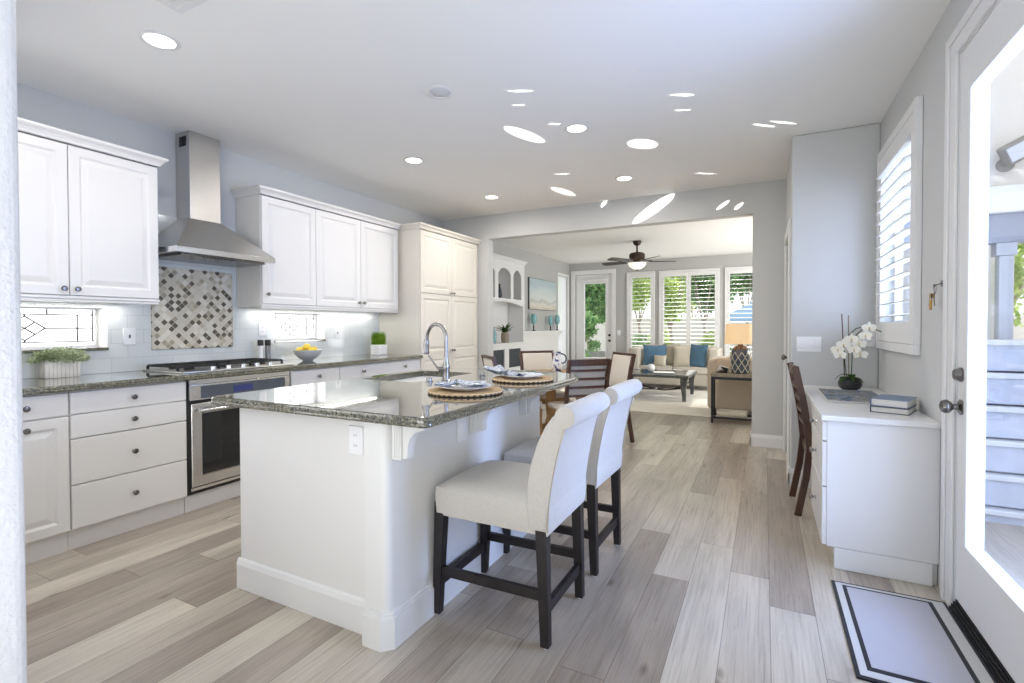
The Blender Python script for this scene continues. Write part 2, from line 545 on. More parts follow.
M['leaf_tree2'] = mat_leaf('dense_garden_leaf', srgb(66, 116, 76), srgb(168, 200, 136), 0.45)
M['bark'] = plain('bark', srgb(168, 156, 144), 0.9, noise=0.2)
M['petal'] = plain('orchid_petal', srgb(244, 243, 236), 0.5)
M['soil'] = plain('moss_soil', srgb(54, 50, 38), 0.9, noise=0.3)
M['pot_black'] = plain('matte_black_pot', srgb(34, 36, 40), 0.35)
M['teal_glass'] = plain('teal_glass', srgb(132, 182, 186), 0.1, spec=0.8)
M['shade'] = mat_emit('lamp_shade_linen', (1.0, 0.66, 0.34, 1), 0.34)
M['shade'].node_tree.nodes['Principled BSDF'].inputs['Base Color'].default_value = srgb(222, 196, 160)
M['bulb'] = mat_emit('lit_lens', (1.0, 0.95, 0.86, 1), 5.0)
M['bowl_glow'] = mat_emit('amber_glass_bowl', (1.0, 0.88, 0.68, 1), 0.7)
M['unlit'] = plain('unlit_lens', srgb(214, 216, 220), 0.3)
M['rope'] = plain('net_rope', srgb(204, 194, 172), 0.9)
M['navy_glass'] = plain('blue_grey_glass', srgb(58, 72, 84), 0.12, spec=0.8)
M['paint'] = mat_painting()
M['magazine'] = mat_magazine()
M['book_blue'] = plain('slate_blue_cover', srgb(110, 128, 158), 0.4, noise=0.05)
M['book_navy'] = plain('navy_cover', srgb(52, 58, 78), 0.4)
M['pages'] = plain('book_pages', srgb(232, 230, 224), 0.8, noise=0.05, nscale=300, stretch=(0.1, 0.1, 8))
M['mat_grey'] = mat_fabric('door_mat_weave', srgb(176, 176, 186), 420, 0.10, 0.7)
M['mat_light'] = mat_fabric('door_mat_band', srgb(196, 196, 196), 420, 0.12, 0.7)
M['mat_black'] = mat_fabric('door_mat_border', srgb(30, 32, 40), 420, 0.2, 0.5)
M['dark_cavity'] = plain('dark_screen', srgb(52, 58, 64), 0.4)
M['concrete'] = plain('patio_concrete', srgb(206, 206, 206), 0.8, noise=0.05, nscale=8)
M['ext_wall'] = plain('garden_stucco', srgb(226, 220, 212), 0.85, noise=0.03, nscale=6, bump=0.3, bscale=90)
M['ext_wood'] = plain('painted_fence_boards', srgb(184, 188, 198), 0.6, noise=0.06, nscale=12)
M['ext_dark'] = plain('grey_beam_paint', srgb(150, 156, 172), 0.6)  # header under the beam, in a darker grey-blue paint
M['ext_grey'] = plain('grey_garden_stone', srgb(150, 146, 140), 0.9, noise=0.2, nscale=8)
M['parasol'] = mat_sheer('blue_parasol_cloth', srgb(150, 178, 205), 0.96)
M['lens_screen'] = plain('blue_display', srgb(58, 66, 120), 0.2)
M['switch'] = plain('white_switch_plastic', srgb(240, 240, 242), 0.3)
M['slot'] = plain('outlet_slot', srgb(90, 90, 92), 0.5)

# ------------------------------------------------------------------ mesh helpers
class MB:
    def __init__(self):
        self.bm = bmesh.new()

    def box(self, x0, x1, y0, y1, z0, z1, bev=0.0, seg=2, mat=0):
        r = bmesh.ops.create_cube(self.bm, size=1.0)
        vs = r['verts']
        for v in vs:
            v.co = Vector(((x0 + x1) / 2 + v.co.x * (x1 - x0), (y0 + y1) / 2 + v.co.y * (y1 - y0), (z0 + z1) / 2 + v.co.z * (z1 - z0)))
        fs = set(f for v in vs for f in v.link_faces)
        for f in fs:
            f.material_index = mat
        if bev > 0:
            es = list(set(e for v in vs for e in v.link_edges))
            bmesh.ops.bevel(self.bm, geom=es, offset=bev, segments=seg, profile=0.5, affect='EDGES')
        return self

    def rot_box(self, c, sx, sy, sz, M3, bev=0.0, seg=2, mat=0):
        r = bmesh.ops.create_cube(self.bm, size=1.0)
        vs = r['verts']
        for v in vs:
            v.co = Vector((v.co.x * sx, v.co.y * sy, v.co.z * sz))
        fs = set(f for v in vs for f in v.link_faces)
        for f in fs:
            f.material_index = mat
        n0 = None
        if bev > 0:
            es = list(set(e for v in vs for e in v.link_edges))
            rr = bmesh.ops.bevel(self.bm, geom=es, offset=bev, segments=seg, profile=0.5, affect='EDGES')
            vs = list(set(v for f in rr['faces'] for v in f.verts) | set(v for v in vs if v.is_valid))
        for v in vs:
            v.co = Vector(c) + M3 @ v.co
        return self

    def bar(self, p0, p1, w, h, w1=None, h1=None, up=(0, 0, 1), bev=0.0, mat=0):
        """tapered rectangular bar"""
        p0, p1 = Vector(p0), Vector(p1)
        d = (p1 - p0).normalized()
        up = Vector(up)
        if abs(d.dot(up)) > 0.95:
            up = Vector((0, 1, 0))
        s = d.cross(up).normalized()
        t = s.cross(d).normalized()
        w1 = w if w1 is None else w1
        h1 = h if h1 is None else h1
        vs = []
        for p, a, b in ((p0, w, h), (p1, w1, h1)):
            for i, j in ((-1, -1), (1, -1), (1, 1), (-1, 1)):
                vs.append(self.bm.verts.new(p + s * (i * a / 2) + t * (j * b / 2)))
        fs = [self.bm.faces.new([vs[i] for i in q]) for q in ((3, 2, 1, 0), (4, 5, 6, 7), (0, 1, 5, 4), (1, 2, 6, 5), (2, 3, 7, 6), (3, 0, 4, 7))]
        for f in fs:
            f.material_index = mat
        if bev > 0:
            es = list(set(e for f in fs for e in f.edges))
            bmesh.ops.bevel(self.bm, geom=es, offset=bev, segments=2, profile=0.5, affect='EDGES')
        return self

    def tube(self, pts, r, seg=10, closed=False, caps=True, mat=0, flat=None):
        pts = [Vector(p) for p in pts]
        n = len(pts)
        rs = r if isinstance(r, (list, tuple)) else [r] * n
        rings = []
        prev = None
        for i, p in enumerate(pts):
            if closed:
                d = (pts[(i + 1) % n] - pts[i - 1]).normalized()
            else:
                d = (pts[min(i + 1, n - 1)] - pts[max(i - 1, 0)]).normalized()
            if prev is None:
                a = Vector((0, 0, 1)) if abs(d.z) < 0.9 else Vector((1, 0, 0))
                s = d.cross(a).normalized()
            else:
                s = (prev - d * prev.dot(d)).normalized()
            prev = s
            t = d.cross(s)
            ring = []
            for k in range(seg):
                an = 2 * pi * k / seg
                v = s * cos(an) * rs[i] + t * sin(an) * rs[i] * (flat or 1.0)
                ring.append(self.bm.verts.new(p + v))
            rings.append(ring)
        m = n if closed else n - 1
        for i in range(m):
            a, b = rings[i], rings[(i + 1) % n]
            for k in range(seg):
                f = self.bm.faces.new((a[k], a[(k + 1) % seg], b[(k + 1) % seg], b[k]))
                f.material_index = mat
        if caps and not closed:
            f = self.bm.faces.new(list(reversed(rings[0])))
            f.material_index = mat
            f = self.bm.faces.new(rings[-1])
            f.material_index = mat
        return self

    def lathe(self, prof, at=(0, 0, 0), axis=(0, 0, 1), seg=24, mat=0, sx=1.0, sy=1.0):
        """prof: list of (radius, height) revolved about axis through at"""
        ax = Vector(axis).normalized()
        a = Vector((1, 0, 0)) if abs(ax.x) < 0.9 else Vector((0, 1, 0))
        s = (a - ax * a.dot(ax)).normalized()
        t = ax.cross(s)
        at = Vector(at)
        rings = []
        for r, h in prof:
            if r < 1e-6:
                rings.append([self.bm.verts.new(at + ax * h)])
            else:
                rings.append([self.bm.verts.new(at + ax * h + s * (r * sx * cos(2 * pi * k / seg)) + t * (r * sy * sin(2 * pi * k / seg))) for k in range(seg)])
        for i in range(len(rings) - 1):
            A, B = rings[i], rings[i + 1]
            if len(A) == 1 and len(B) == 1:
                continue
            for k in range(seg):
                k2 = (k + 1) % seg
                if len(A) == 1:
                    f = self.bm.faces.new((A[0], B[k2], B[k]))
                elif len(B) == 1:
                    f = self.bm.faces.new((A[k], A[k2], B[0]))
                else:
                    f = self.bm.faces.new((A[k], A[k2], B[k2], B[k]))
                f.material_index = mat
        if len(rings[0]) > 1:
            self.bm.faces.new(list(reversed(rings[0]))).material_index = mat
        if len(rings[-1]) > 1:
            self.bm.faces.new(rings[-1]).material_index = mat
        return self

    def prism(self, poly, o, u, v, n, depth, bev=0.0, seg=2, mat=0):
        """extrude polygon given in (u,v) about o along n by depth"""
        o, u, v, n = Vector(o), Vector(u), Vector(v), Vector(n)
        A = [self.bm.verts.new(o + u * a + v * b) for a, b in poly]
        B = [self.bm.verts.new(o + u * a + v * b + n * depth) for a, b in poly]
        k = len(A)
        fs = [self.bm.faces.new(list(reversed(A))), self.bm.faces.new(B)]
        for i in range(k):
            fs.append(self.bm.faces.new((A[i], A[(i + 1) % k], B[(i + 1) % k], B[i])))
        for f in fs:
            f.material_index = mat
        if bev > 0:
            es = list(set(fs[0].edges) | set(fs[1].edges))
            bmesh.ops.bevel(self.bm, geom=es, offset=bev, segments=seg, profile=0.5, affect='EDGES')
        return self

    def loft_rect(self, o, u, v, n, w, h, rings, mat=0):
        """nested rectangles (inset, depth along n) starting at corner o: raised panels and frames"""
        o, u, v, n = Vector(o), Vector(u), Vector(v), Vector(n)
        R = []
        for i, d in rings:
            R.append([self.bm.verts.new(o + u * a + v * b + n * d) for a, b in ((i, i), (w - i, i), (w - i, h - i), (i, h - i))])
        for a, b in zip(R, R[1:]):
            for k in range(4):
                self.bm.faces.new((a[k], a[(k + 1) % 4], b[(k + 1) % 4], b[k])).material_index = mat
        self.bm.faces.new(R[-1]).material_index = mat
        self.bm.faces.new(list(reversed(R[0]))).material_index = mat
        return self

    def sphere(self, c, rx, ry=None, rz=None, u=16, v=10, mat=0):
        ry = rx if ry is None else ry
        rz = rx if rz is None else rz
        r = bmesh.ops.create_uvsphere(self.bm, u_segments=u, v_segments=v, radius=1.0)
        for vt in r['verts']:
            vt.co = Vector((c[0] + vt.co.x * rx, c[1] + vt.co.y * ry, c[2] + vt.co.z * rz))
        for f in set(f for vt in r['verts'] for f in vt.link_faces):
            f.material_index = mat
        return self

    def grid(self, fn, nu, nv, mat=0, closed_u=False):
        V = [[self.bm.verts.new(Vector(fn(i / nu, j / nv))) for j in range(nv + 1)] for i in range(nu if closed_u else nu + 1)]
        nuu = nu
        for i in range(nuu):
            for j in range(nv):
                i2 = (i + 1) % nu if closed_u else i + 1
                self.bm.faces.new((V[i][j], V[i2][j], V[i2][j + 1], V[i][j + 1])).material_index = mat
        return self

    def cushion(self, c, w, h, t, M3=None, n=10, p=2.6, mat=0):
        """soft square cushion, w x h across, t thick; local axes x (w), z (h), y (t)"""
        M3 = M3 or Matrix.Identity(3)
        c = Vector(c)
        for sgn in (1, -1):
            V = []
            for i in range(n + 1):
                row = []
                for j in range(n + 1):
                    a, b = 2 * i / n - 1, 2 * j / n - 1
                    th = (max(0, 1 - abs(a) ** p) ** 0.55) * (max(0, 1 - abs(b) ** p) ** 0.55)
                    k = 1 - 0.05 * (1 - abs(a)) * abs(b) ** 4 * 1.5
                    k2 = 1 - 0.05 * (1 - abs(b)) * abs(a) ** 4 * 1.5
                    row.append(self.bm.verts.new(c + M3 @ Vector((a * w / 2 * k2, sgn * t / 2 * th, b * h / 2 * k))))
                V.append(row)
            for i in range(n):
                for j in range(n):
                    q = (V[i][j], V[i + 1][j], V[i + 1][j + 1], V[i][j + 1])
                    self.bm.faces.new(q if sgn < 0 else tuple(reversed(q))).material_index = mat
        bmesh.ops.remove_doubles(self.bm, verts=self.bm.verts, dist=1e-5)
        return self

    def leaves(self, pts_fn, n, size, mat=0, aspect=0.5, rnd=None):
        rnd = rnd or random
        for _ in range(n):
            p = Vector(pts_fn())
            d = Vector((rnd.gauss(0, 1), rnd.gauss(0, 1), rnd.gauss(0, 0.8))).normalized()
            s = d.cross(Vector((rnd.gauss(0, 1), rnd.gauss(0, 1), rnd.gauss(0, 1)))).normalized()
            L = size * rnd.uniform(0.7, 1.3)
            W = L * aspect
            vs = [self.bm.verts.new(p), self.bm.verts.new(p + d * L * 0.5 + s * W * 0.5), self.bm.verts.new(p + d * L), self.bm.verts.new(p + d * L * 0.5 - s * W * 0.5)]
            self.bm.faces.new(vs).material_index = mat
        return self

    def build(self, name, mats, parent=None, world=True, smooth=38, origin=None):
        bm = self.bm
        bmesh.ops.recalc_face_normals(bm, faces=bm.faces) if not getattr(self, 'keep', False) else None
        off = Vector((0, 0, 0))
        loc = Vector((0, 0, 0))
        if parent is not None:
            if world:
                q = parent
                while q is not None:
                    off += q.location
                    q = q.parent
        else:
            if origin is None:
                xs = [v.co for v in bm.verts]
                origin = ((min(v.x for v in xs) + max(v.x for v in xs)) / 2, (min(v.y for v in xs) + max(v.y for v in xs)) / 2, min(v.z for v in xs))
            off = Vector(origin)
            loc = Vector(origin)
        for v in bm.verts:
            v.co -= off
        me = bpy.data.meshes.new(name)
        bm.to_mesh(me)
        bm.free()
        if not isinstance(mats, (list, tuple)):
            mats = [mats]
        for m in mats:
            me.materials.append(M[m] if isinstance(m, str) else m)
        if smooth:
            for p in me.polygons:
                p.use_smooth = True
            me.set_sharp_from_angle(angle=radians(smooth))
            if smooth < 50:
                for p in me.polygons:
                    if p.area > 0.004:
                        p.use_smooth = False      # broad flat faces keep their true normals
        o = bpy.data.objects.new(name, me)
        COL.objects.link(o)
        o.location = loc
        if parent is not None:
            o.parent = parent
        return o


def tag(o, label, cat, group=None):
    o['label'] = label
    o['category'] = cat
    if group:
        o['group'] = group
    return o


def thing(name, label, cat, loc=(0, 0, 0), rz=0.0, group=None):
    o = bpy.data.objects.new(name, None)
    o.empty_display_size = 0.1
    COL.objects.link(o)
    o.location = loc
    o.rotation_euler = (0, 0, rz)
    return tag(o, label, cat, group)


def struct(o):
    o['kind'] = 'structure'
    return o


def sthing(name, loc):
    o = bpy.data.objects.new(name, None)
    o.empty_display_size = 0.1
    COL.objects.link(o)
    o.location = loc
    o['kind'] = 'structure'
    return o


def copy_tree(o, parent=None):
    c = o.copy()
    COL.objects.link(c)
    if parent is not None:
        c.parent = parent
    for ch in [q for q in bpy.data.objects if q.parent == o]:
        copy_tree(ch, c)
    return c


def arc(c, r, a0, a1, n, u=(1, 0, 0), v=(0, 0, 1)):
    c, u, v = Vector(c), Vector(u), Vector(v)
    return [c + u * (r * cos(a0 + (a1 - a0) * i / n)) + v * (r * sin(a0 + (a1 - a0) * i / n)) for i in range(n + 1)]


def wall_cells(mb, axis, p0, p1, a0, a1, z0, z1, holes):
    """slab between p0..p1 on the axis 'x' or 'y', spanning a0..a1 and z0..z1, with rectangular holes"""
    A = sorted(set([a0, a1] + [h for q in holes for h in q[:2] if a0 < h < a1]))
    Z = sorted(set([z0, z1] + [h for q in holes for h in q[2:] if z0 < h < z1]))
    for i in range(len(A) - 1):
        runs = []
        for j in range(len(Z) - 1):
            ca, cz = (A[i] + A[i + 1]) / 2, (Z[j] + Z[j + 1]) / 2
            if any(h[0] < ca < h[1] and h[2] < cz < h[3] for h in holes):
                continue
            if runs and abs(runs[-1][1] - Z[j]) < 1e-9:
                runs[-1][1] = Z[j + 1]
            else:
                runs.append([Z[j], Z[j + 1]])
        for b0, b1 in runs:
            if axis == 'x':
                mb.box(p0, p1, A[i], A[i + 1], b0, b1)
            else:
                mb.box(A[i], A[i + 1], p0, p1, b0, b1)
    return mb


X1, Y1, Z1 = Vector((1, 0, 0)), Vector((0, 1, 0)), Vector((0, 0, 1))
PANEL = [(0, -0.020), (0, -0.003), (0.003, 0), (0.052, 0), (0.058, -0.004), (0.064, -0.009), (0.070, -0.009), (0.098, -0.001), (0.102, 0.0)]
SLAB = [(0, -0.020), (0, -0.004), (0.002, -0.001), (0.006, 0)]


# ------------------------------------------------------------------ room shell
XL, XR, CE, YB, YF = -4.04, 0.75, 2.74, 5.72, 11.19
XLL, XRL = -4.17, 1.75     # living room side walls
YN = 0.60                  # near wall end beside the viewer
Y0 = -2.6

struct(MB().box(-4.6, 1.9, Y0, 11.5, -0.12, 0.0).build('floor', 'floor', origin=(0, 0, 0)))
struct(MB().box(-4.3, 0.9, Y0, 5.80, CE, CE + 0.12).build('ceiling', 'ceiling'))
struct(MB().box(-4.4, 1.9, 5.80, 11.4, CE, CE + 0.12).build('ceiling_living', 'ceiling'))
W1 = (1.02, 1.752, 1.115, 1.395)
W2 = (3.045, 3.64, 1.125, 1.395)
struct(wall_cells(MB(), 'x', XL - 0.16, XL, Y0, YB, 0, CE, [W1, W2]).build('wall_left', 'wall'))
WR = (3.44, 4.30, 1.25, 2.34)
DR = (1.87, 2.835, -0.01, 2.46)
struct(wall_cells(MB(), 'x', XR, XR + 0.10, Y0, 4.57, 0, CE, [WR, DR]).build('wall_right', 'wall'))
struct(MB().box(0.185, 0.75, 4.45, 4.57, 0, CE, 0.012, 3).build('wall_alcove', 'wall'))
D3 = (4.74, 5.54, -0.01, 2.05)
struct(wall_cells(MB(), 'x', 0.19, 0.31, 4.57, YB, 0, CE, [D3]).build('wall_hall', 'wall'))
OPN = (-3.29, -0.115, -0.01, 2.425)
struct(wall_cells(MB(), 'y', YB, 5.86, XL - 0.16, 1.9, 0, CE, [OPN]).build('wall_back', 'wall'))
W9 = (-3.0, 0.3, 0.9, 2.3)
struct(wall_cells(MB(), 'y', Y0 - 0.14, Y0, -4.3, 1.9, 0, CE, [W9]).build('wall_rear', 'wall'))
struct(MB().box(XL, -1.825, YN - 0.14, YN, 0, CE, 0.03, 4).build('wall_near', 'stucco'))
FD = (-4.03, -3.14, -0.01, 2.47)
WW = [(-2.74, -2.22, 0.60, 2.41), (-2.03, -0.89, 0.60, 2.41), (-0.69, -0.17, 0.60, 2.41)]
struct(wall_cells(MB(), 'y', YF, YF + 0.16, -4.4, 1.9, 0, CE, [FD] + WW).build('wall_far', 'wall_living'))
WL = (10.42, 11.04, 0.30, 2.42)
struct(wall_cells(MB(), 'x', XLL - 0.16, XLL, 5.86, YF, 0, CE, [WL]).build('wall_living_left', 'wall_living'))
WLR = (7.0, 10.2, 0.4, 2.4)
struct(wall_cells(MB(), 'x', XRL, XRL + 0.14, 5.86, YF, 0, CE, [WLR]).build('wall_living_right', 'wall_living'))


def baseboard(name, p0, p1, nrm, h=0.13, t=0.016):
    """moulded skirting from p0 to p1 standing off the wall along nrm"""
    p0, p1, nrm = Vector(p0), Vector(p1), Vector(nrm)
    d = p1 - p0
    poly = [(0, 0), (t, 0), (t, h - 0.035), (t * 0.75, h - 0.022), (t * 0.55, h - 0.012), (t * 0.3, h), (0, h)]
    return MB().prism(poly, p0, nrm, Z1, d.normalized(), d.length)


struct(baseboard('x', (-0.131, YB, 0), (0.19, YB, 0), (0, -1, 0)).build('baseboard_back', 'trim'))
mb = MB()
mb.box(-0.131, -0.115, 5.704, 5.876, 0, 0.13, 0.004)
struct(mb.build('baseboard_opening', 'trim'))
struct(baseboard('x', (0.169, 4.45, 0), (0.33, 4.45, 0), (0, -1, 0)).build('baseboard_alcove', 'trim'))
mb = MB()
mb.box(0.169, 0.185, 4.434, 4.66, 0, 0.13, 0.004)
struct(mb.build('baseboard_hall', 'trim'))
struct(baseboard('x', (XLL, YF, 0), (-4.14, YF, 0), (0, -1, 0)).build('baseboard_far', 'trim'))
struct(baseboard('x', (-3.05, YF, 0), (XRL, YF, 0), (0, -1, 0)).build('baseboard_far_right', 'trim'))

# hall door in the short wall past the desk
d3 = sthing('door_3', (0.2, 5.14, 0))
mb = MB()
for y0, y1, z0, z1 in ((4.66, 4.75, 0, 2.05), (5.53, 5.62, 0, 2.05), (4.66, 5.62, 2.05, 2.14)):
    mb.box(0.172, 0.189, y0, y1, z0, z1, 0.005)
mb.build('door_frame', 'trim', d3)
MB().loft_rect((0.215, 4.76, 0.01), Y1, Z1, -X1, 0.76, 2.03, [(0, -0.035), (0, 0), (0.11, 0), (0.12, -0.008), (0.14, -0.008), (0.16, -0.003)]).build('door_panel', 'trim', d3)
for z in (0.25, 1.05, 1.85):
    MB().tube([(0.178, 4.756, z - 0.045), (0.178, 4.756, z + 0.045)], 0.008).build('hinge', 'nickel', d3)
MB().lathe([(0.03, 0), (0.03, 0.006), (0.012, 0.01), (0.012, 0.03), (0.026, 0.04), (0.03, 0.052), (0.02, 0.066), (0, 0.07)], (0.215, 5.45, 0.95), (-1, 0, 0)).build('door_knob', 'nickel', d3)


# ------------------------------------------------------------------ leaded windows above the counter
def leaded_window(name, y0, y1, z0, z1):
    w = sthing(name, (XL - 0.05, (y0 + y1) / 2, z0))
    x = XL - 0.125
    mb = MB()
    t = 0.020
    for a, b, c, d in ((y0, y1, z0, z0 + t), (y0, y1, z1 - t, z1), (y0, y0 + t, z0 + t, z1 - t), (y1 - t, y1, z0 + t, z1 - t)):
        mb.box(x - 0.03, x + 0.01, a, b, c, d, 0.003)
    mb.box(x + 0.011, XL + 0.009, y1 - 0.006, y1 - 0.0005, z0 + 0.003, z1 - 0.001)
    mb.box(x + 0.011, XL + 0.009, y0 + 0.0005, y1 - 0.0065, z1 - 0.006, z1 - 0.0005)
    mb.build('window_frame', 'trim', w)
    MB().box(x - 0.012, x - 0.006, y0 + t, y1 - t, z0 + t, z1 - t).build('pane', 'frost', w)
    # lead cames: border lines and a diamond lattice in the middle
    mb = MB()
    a0, a1, b0, b1 = y0 + t, y1 - t, z0 + t, z1 - t
    ya, yb, za, zb = a0 + 0.06, a1 - 0.012, b0 + 0.025, b1 - 0.035
    xc = x - 0.002
    r = 0.0042

    def ln(p, q):
        mb.bar((xc, p[0], p[1]), (xc, q[0], q[1]), 2 * r, 0.006, up=(1, 0, 0))
    ym, zm = (a0 + a1) / 2 - 0.02, (za + zb) / 2
    dy, dz = 0.10, (zb - za) / 2 - 0.012
    for z in (za, zb):
        ln((a0, z), (a1, z))
    ln((yb, za), (yb, b1))
    ln((yb - 0.085, za), (yb - 0.085, zb))
    ln((a0, zm), (ym - dy, zm))
    ln((ym + dy, zm), (yb, zm))
    ln((ym, za), (ym, zm - dz))
    ln((ym, zm + dz), (ym, zb))
    for yy in (ym - 0.16, ym + 0.11):
        ln((yy, zb), (yy, b1))
    P4 = [(ym - dy, zm), (ym, zm + dz), (ym + dy, zm), (ym, zm - dz)]
    for k in range(4):
        ln(P4[k], P4[(k + 1) % 4])
    mid = [((P4[k][0] + P4[(k + 1) % 4][0]) / 2, (P4[k][1] + P4[(k + 1) % 4][1]) / 2) for k in range(4)]
    ln(mid[0], mid[2])
    ln(mid[1], mid[3])
    mb.build('lead_came', 'came', w)
    MB().box(x + 0.012, XL + 0.022, y0 + 0.001, y1 - 0.001, z0 - 0.018, z0 + 0.002, 0.003).build('window_sill', 'granite', w)
    return w


leaded_window('window_1', *W1)
leaded_window('window_2', *W2)

# tiled splashback (setting) with the mosaic field
mb = MB()
wall_cells(mb, 'x', XL + 0.0005, XL + 0.009, 0.9, 4.44, 0.941, 1.46, [(W1[0], W1[1], W1[2], W1[3]), (W2[0], W2[1], W2[2], W2[3])])
wall_cells(mb, 'x', XL + 0.0005, XL + 0.009, 1.915, 2.685, 1.46, 2.10, [])
struct(mb.build('wall_left_tile', 'tile'))
mb = MB().box(XL + 0.010, XL + 0.018, 2.02, 2.645, 1.088, 1.71, 0.002)
tag(mb.build('mosaic_panel', 'mosaic'), 'square brown and cream diagonal stone mosaic panel behind the cooktop', 'tile panel')


# ------------------------------------------------------------------ cabinets along the left wall
def knob(parent, p, n=(1, 0, 0), mat='nickel', s=1.0):
    prof = [(0.009, 0), (0.006, 0.004), (0.005, 0.012), (0.009, 0.016), (0.0155, 0.021), (0.016, 0.025), (0.012, 0.030), (0, 0.032)]
    return MB().lathe([(r * s, h * s) for r, h in prof], p, n, 16).build('knob', mat, parent)


def cab_door(parent, xf, y0, y1, z0, z1, ky, kz, mat='white', name='door'):
    d = MB().loft_rect((xf, y0, z0), Y1, Z1, X1, y1 - y0, z1 - z0, PANEL).build(name, mat, parent, smooth=25)
    if ky is not None:
        knob(d, (xf, ky, kz))
    return d


def cab_drawer(parent, xf, y0, y1, z0, z1, kys, mat='white'):
    d = MB().loft_rect((xf, y0, z0), Y1, Z1, X1, y1 - y0, z1 - z0, SLAB).build('drawer', mat, parent, smooth=25)
    for ky in kys:
        knob(d, (xf, ky, (z0 + z1) / 2))
    return d


BF, TK = -3.43, -3.475        # base cabinet front and toe kick


def base_carcass(t, y0, y1, zt=0.899, mat='white'):
    mb = MB()
    mb.box(XL + 0.012, BF - 0.0205, y0 + 0.001, y1 - 0.001, 0.115, zt, 0.001)
    mb.build('carcass', mat, t)
    MB().box(XL + 0.012, TK, y0 + 0.001, y1 - 0.001, 0.0, 0.114).build('toe_kick', mat, t)


c1 = thing('base_cabinet', 'narrow white base cabinet with one drawer over a panelled door, beside the near wall', 'cabinet', (-3.7, 1.02, 0), group='base cabinets on the left wall')
base_carcass(c1, 0.74, 1.306)
cab_drawer(c1, BF, 0.745, 1.302, 0.768, 0.893, [1.12])
cab_door(c1, BF, 0.745, 1.302, 0.125, 0.760, 1.12, 0.715)

c2 = thing('base_cabinet', 'white four-drawer base cabinet left of the oven', 'cabinet', (-3.7, 1.617, 0), group='base cabinets on the left wall')
base_carcass(c2, 1.306, 1.930)
for z0, z1 in ((0.770, 0.893), (0.634, 0.764), (0.374, 0.628), (0.125, 0.368)):
    cab_drawer(c2, BF, 1.310, 1.926, z0, z1, [1.615])

c3 = thing('base_cabinet', 'white base cabinet with single drawer under the lemon bowl', 'cabinet', (-3.7, 3.0, 0), group='base cabinets on the left wall')
base_carcass(c3, 2.740, 3.262)
cab_drawer(c3, BF, 2.744, 3.258, 0.768, 0.893, [3.02])
cab_door(c3, BF, 2.744, 3.258, 0.125, 0.760, 3.20, 0.70)
c4 = thing('base_cabinet', 'wide white base cabinet with two-knob drawer under the grass planter', 'cabinet', (-3.7, 3.85, 0), group='base cabinets on the left wall')
base_carcass(c4, 3.262, 4.440)
cab_drawer(c4, BF, 3.266, 4.436, 0.768, 0.893, [3.55, 4.16])
cab_door(c4, BF, 3.266, 3.849, 0.125, 0.760, 3.80, 0.70)
cab_door(c4, BF, 3.853, 4.436, 0.125, 0.760, 3.90, 0.70)

# perimeter worktop
poly = [(XL + 0.001, 0.900), (-3.405, 0.900), (-3.396, 0.905), (-3.392, 0.913), (-3.394, 0.919), (-3.400, 0.922), (-3.398, 0.927), (-3.402, 0.935), (-3.41, 0.940), (XL + 0.001, 0.940)]
mb = MB().prism(poly, (0, 0.74, 0), X1, Z1, Y1, 4.443 - 0.74)
tag(mb.build('countertop', 'granite'), 'long dark green granite countertop along the left wall', 'countertop')

# wall oven under the cooktop
ov = thing('wall_oven', 'stainless steel built-in oven below the gas cooktop', 'oven', (-3.7, 2.335, 0))
MB().box(XL + 0.012, BF - 0.021, 1.934, 2.737, 0.118, 0.899).build('oven_body', 'black', ov)
MB().box(XL + 0.012, TK, 1.934, 2.737, 0, 0.117).build('toe_kick', 'white', ov)
MB().box(BF - 0.02, BF, 1.945, 2.728, 0.866, 0.899, 0.002).build('top_rail', 'steel_light', ov)
cp = MB().box(BF - 0.02, BF + 0.004, 1.945, 2.728, 0.758, 0.864, 0.003).build('control_panel', 'steel_light', ov)
MB().box(BF + 0.003, BF + 0.007, 2.02, 2.68, 0.768, 0.852, 0.001).build('control_glass', 'slate_glass', cp)
MB().box(BF + 0.006, BF + 0.009, 2.25, 2.40, 0.786, 0.832, 0.001).build('display', 'lens_screen', cp)
od = MB().loft_rect((BF + 0.006, 1.955, 0.172), Y1, Z1, X1, 0.763, 0.564, [(0, -0.026), (0, -0.002), (0.003, 0), (0.066, 0), (0.068, -0.004), (0.07, -0.004)]).build('oven_door', 'steel_light', ov)
MB().box(BF + 0.0005, BF + 0.004, 2.026, 2.647, 0.243, 0.665, 0.001).build('door_glass', 'black_glass', od)
mb = MB().tube([(BF + 0.052, 1.985, 0.690), (BF + 0.052, 2.688, 0.690)], 0.012, 12)
for y in (2.02, 2.65):
    mb.tube([(BF + 0.004, y, 0.690), (BF + 0.05, y, 0.690)], 0.008, 8)
mb.build('handle', 'steel_light', od)
MB().box(BF - 0.02, BF + 0.002, 1.952, 2.722, 0.145, 0.165, 0.002).build('bottom_vent', 'steel_light', ov)

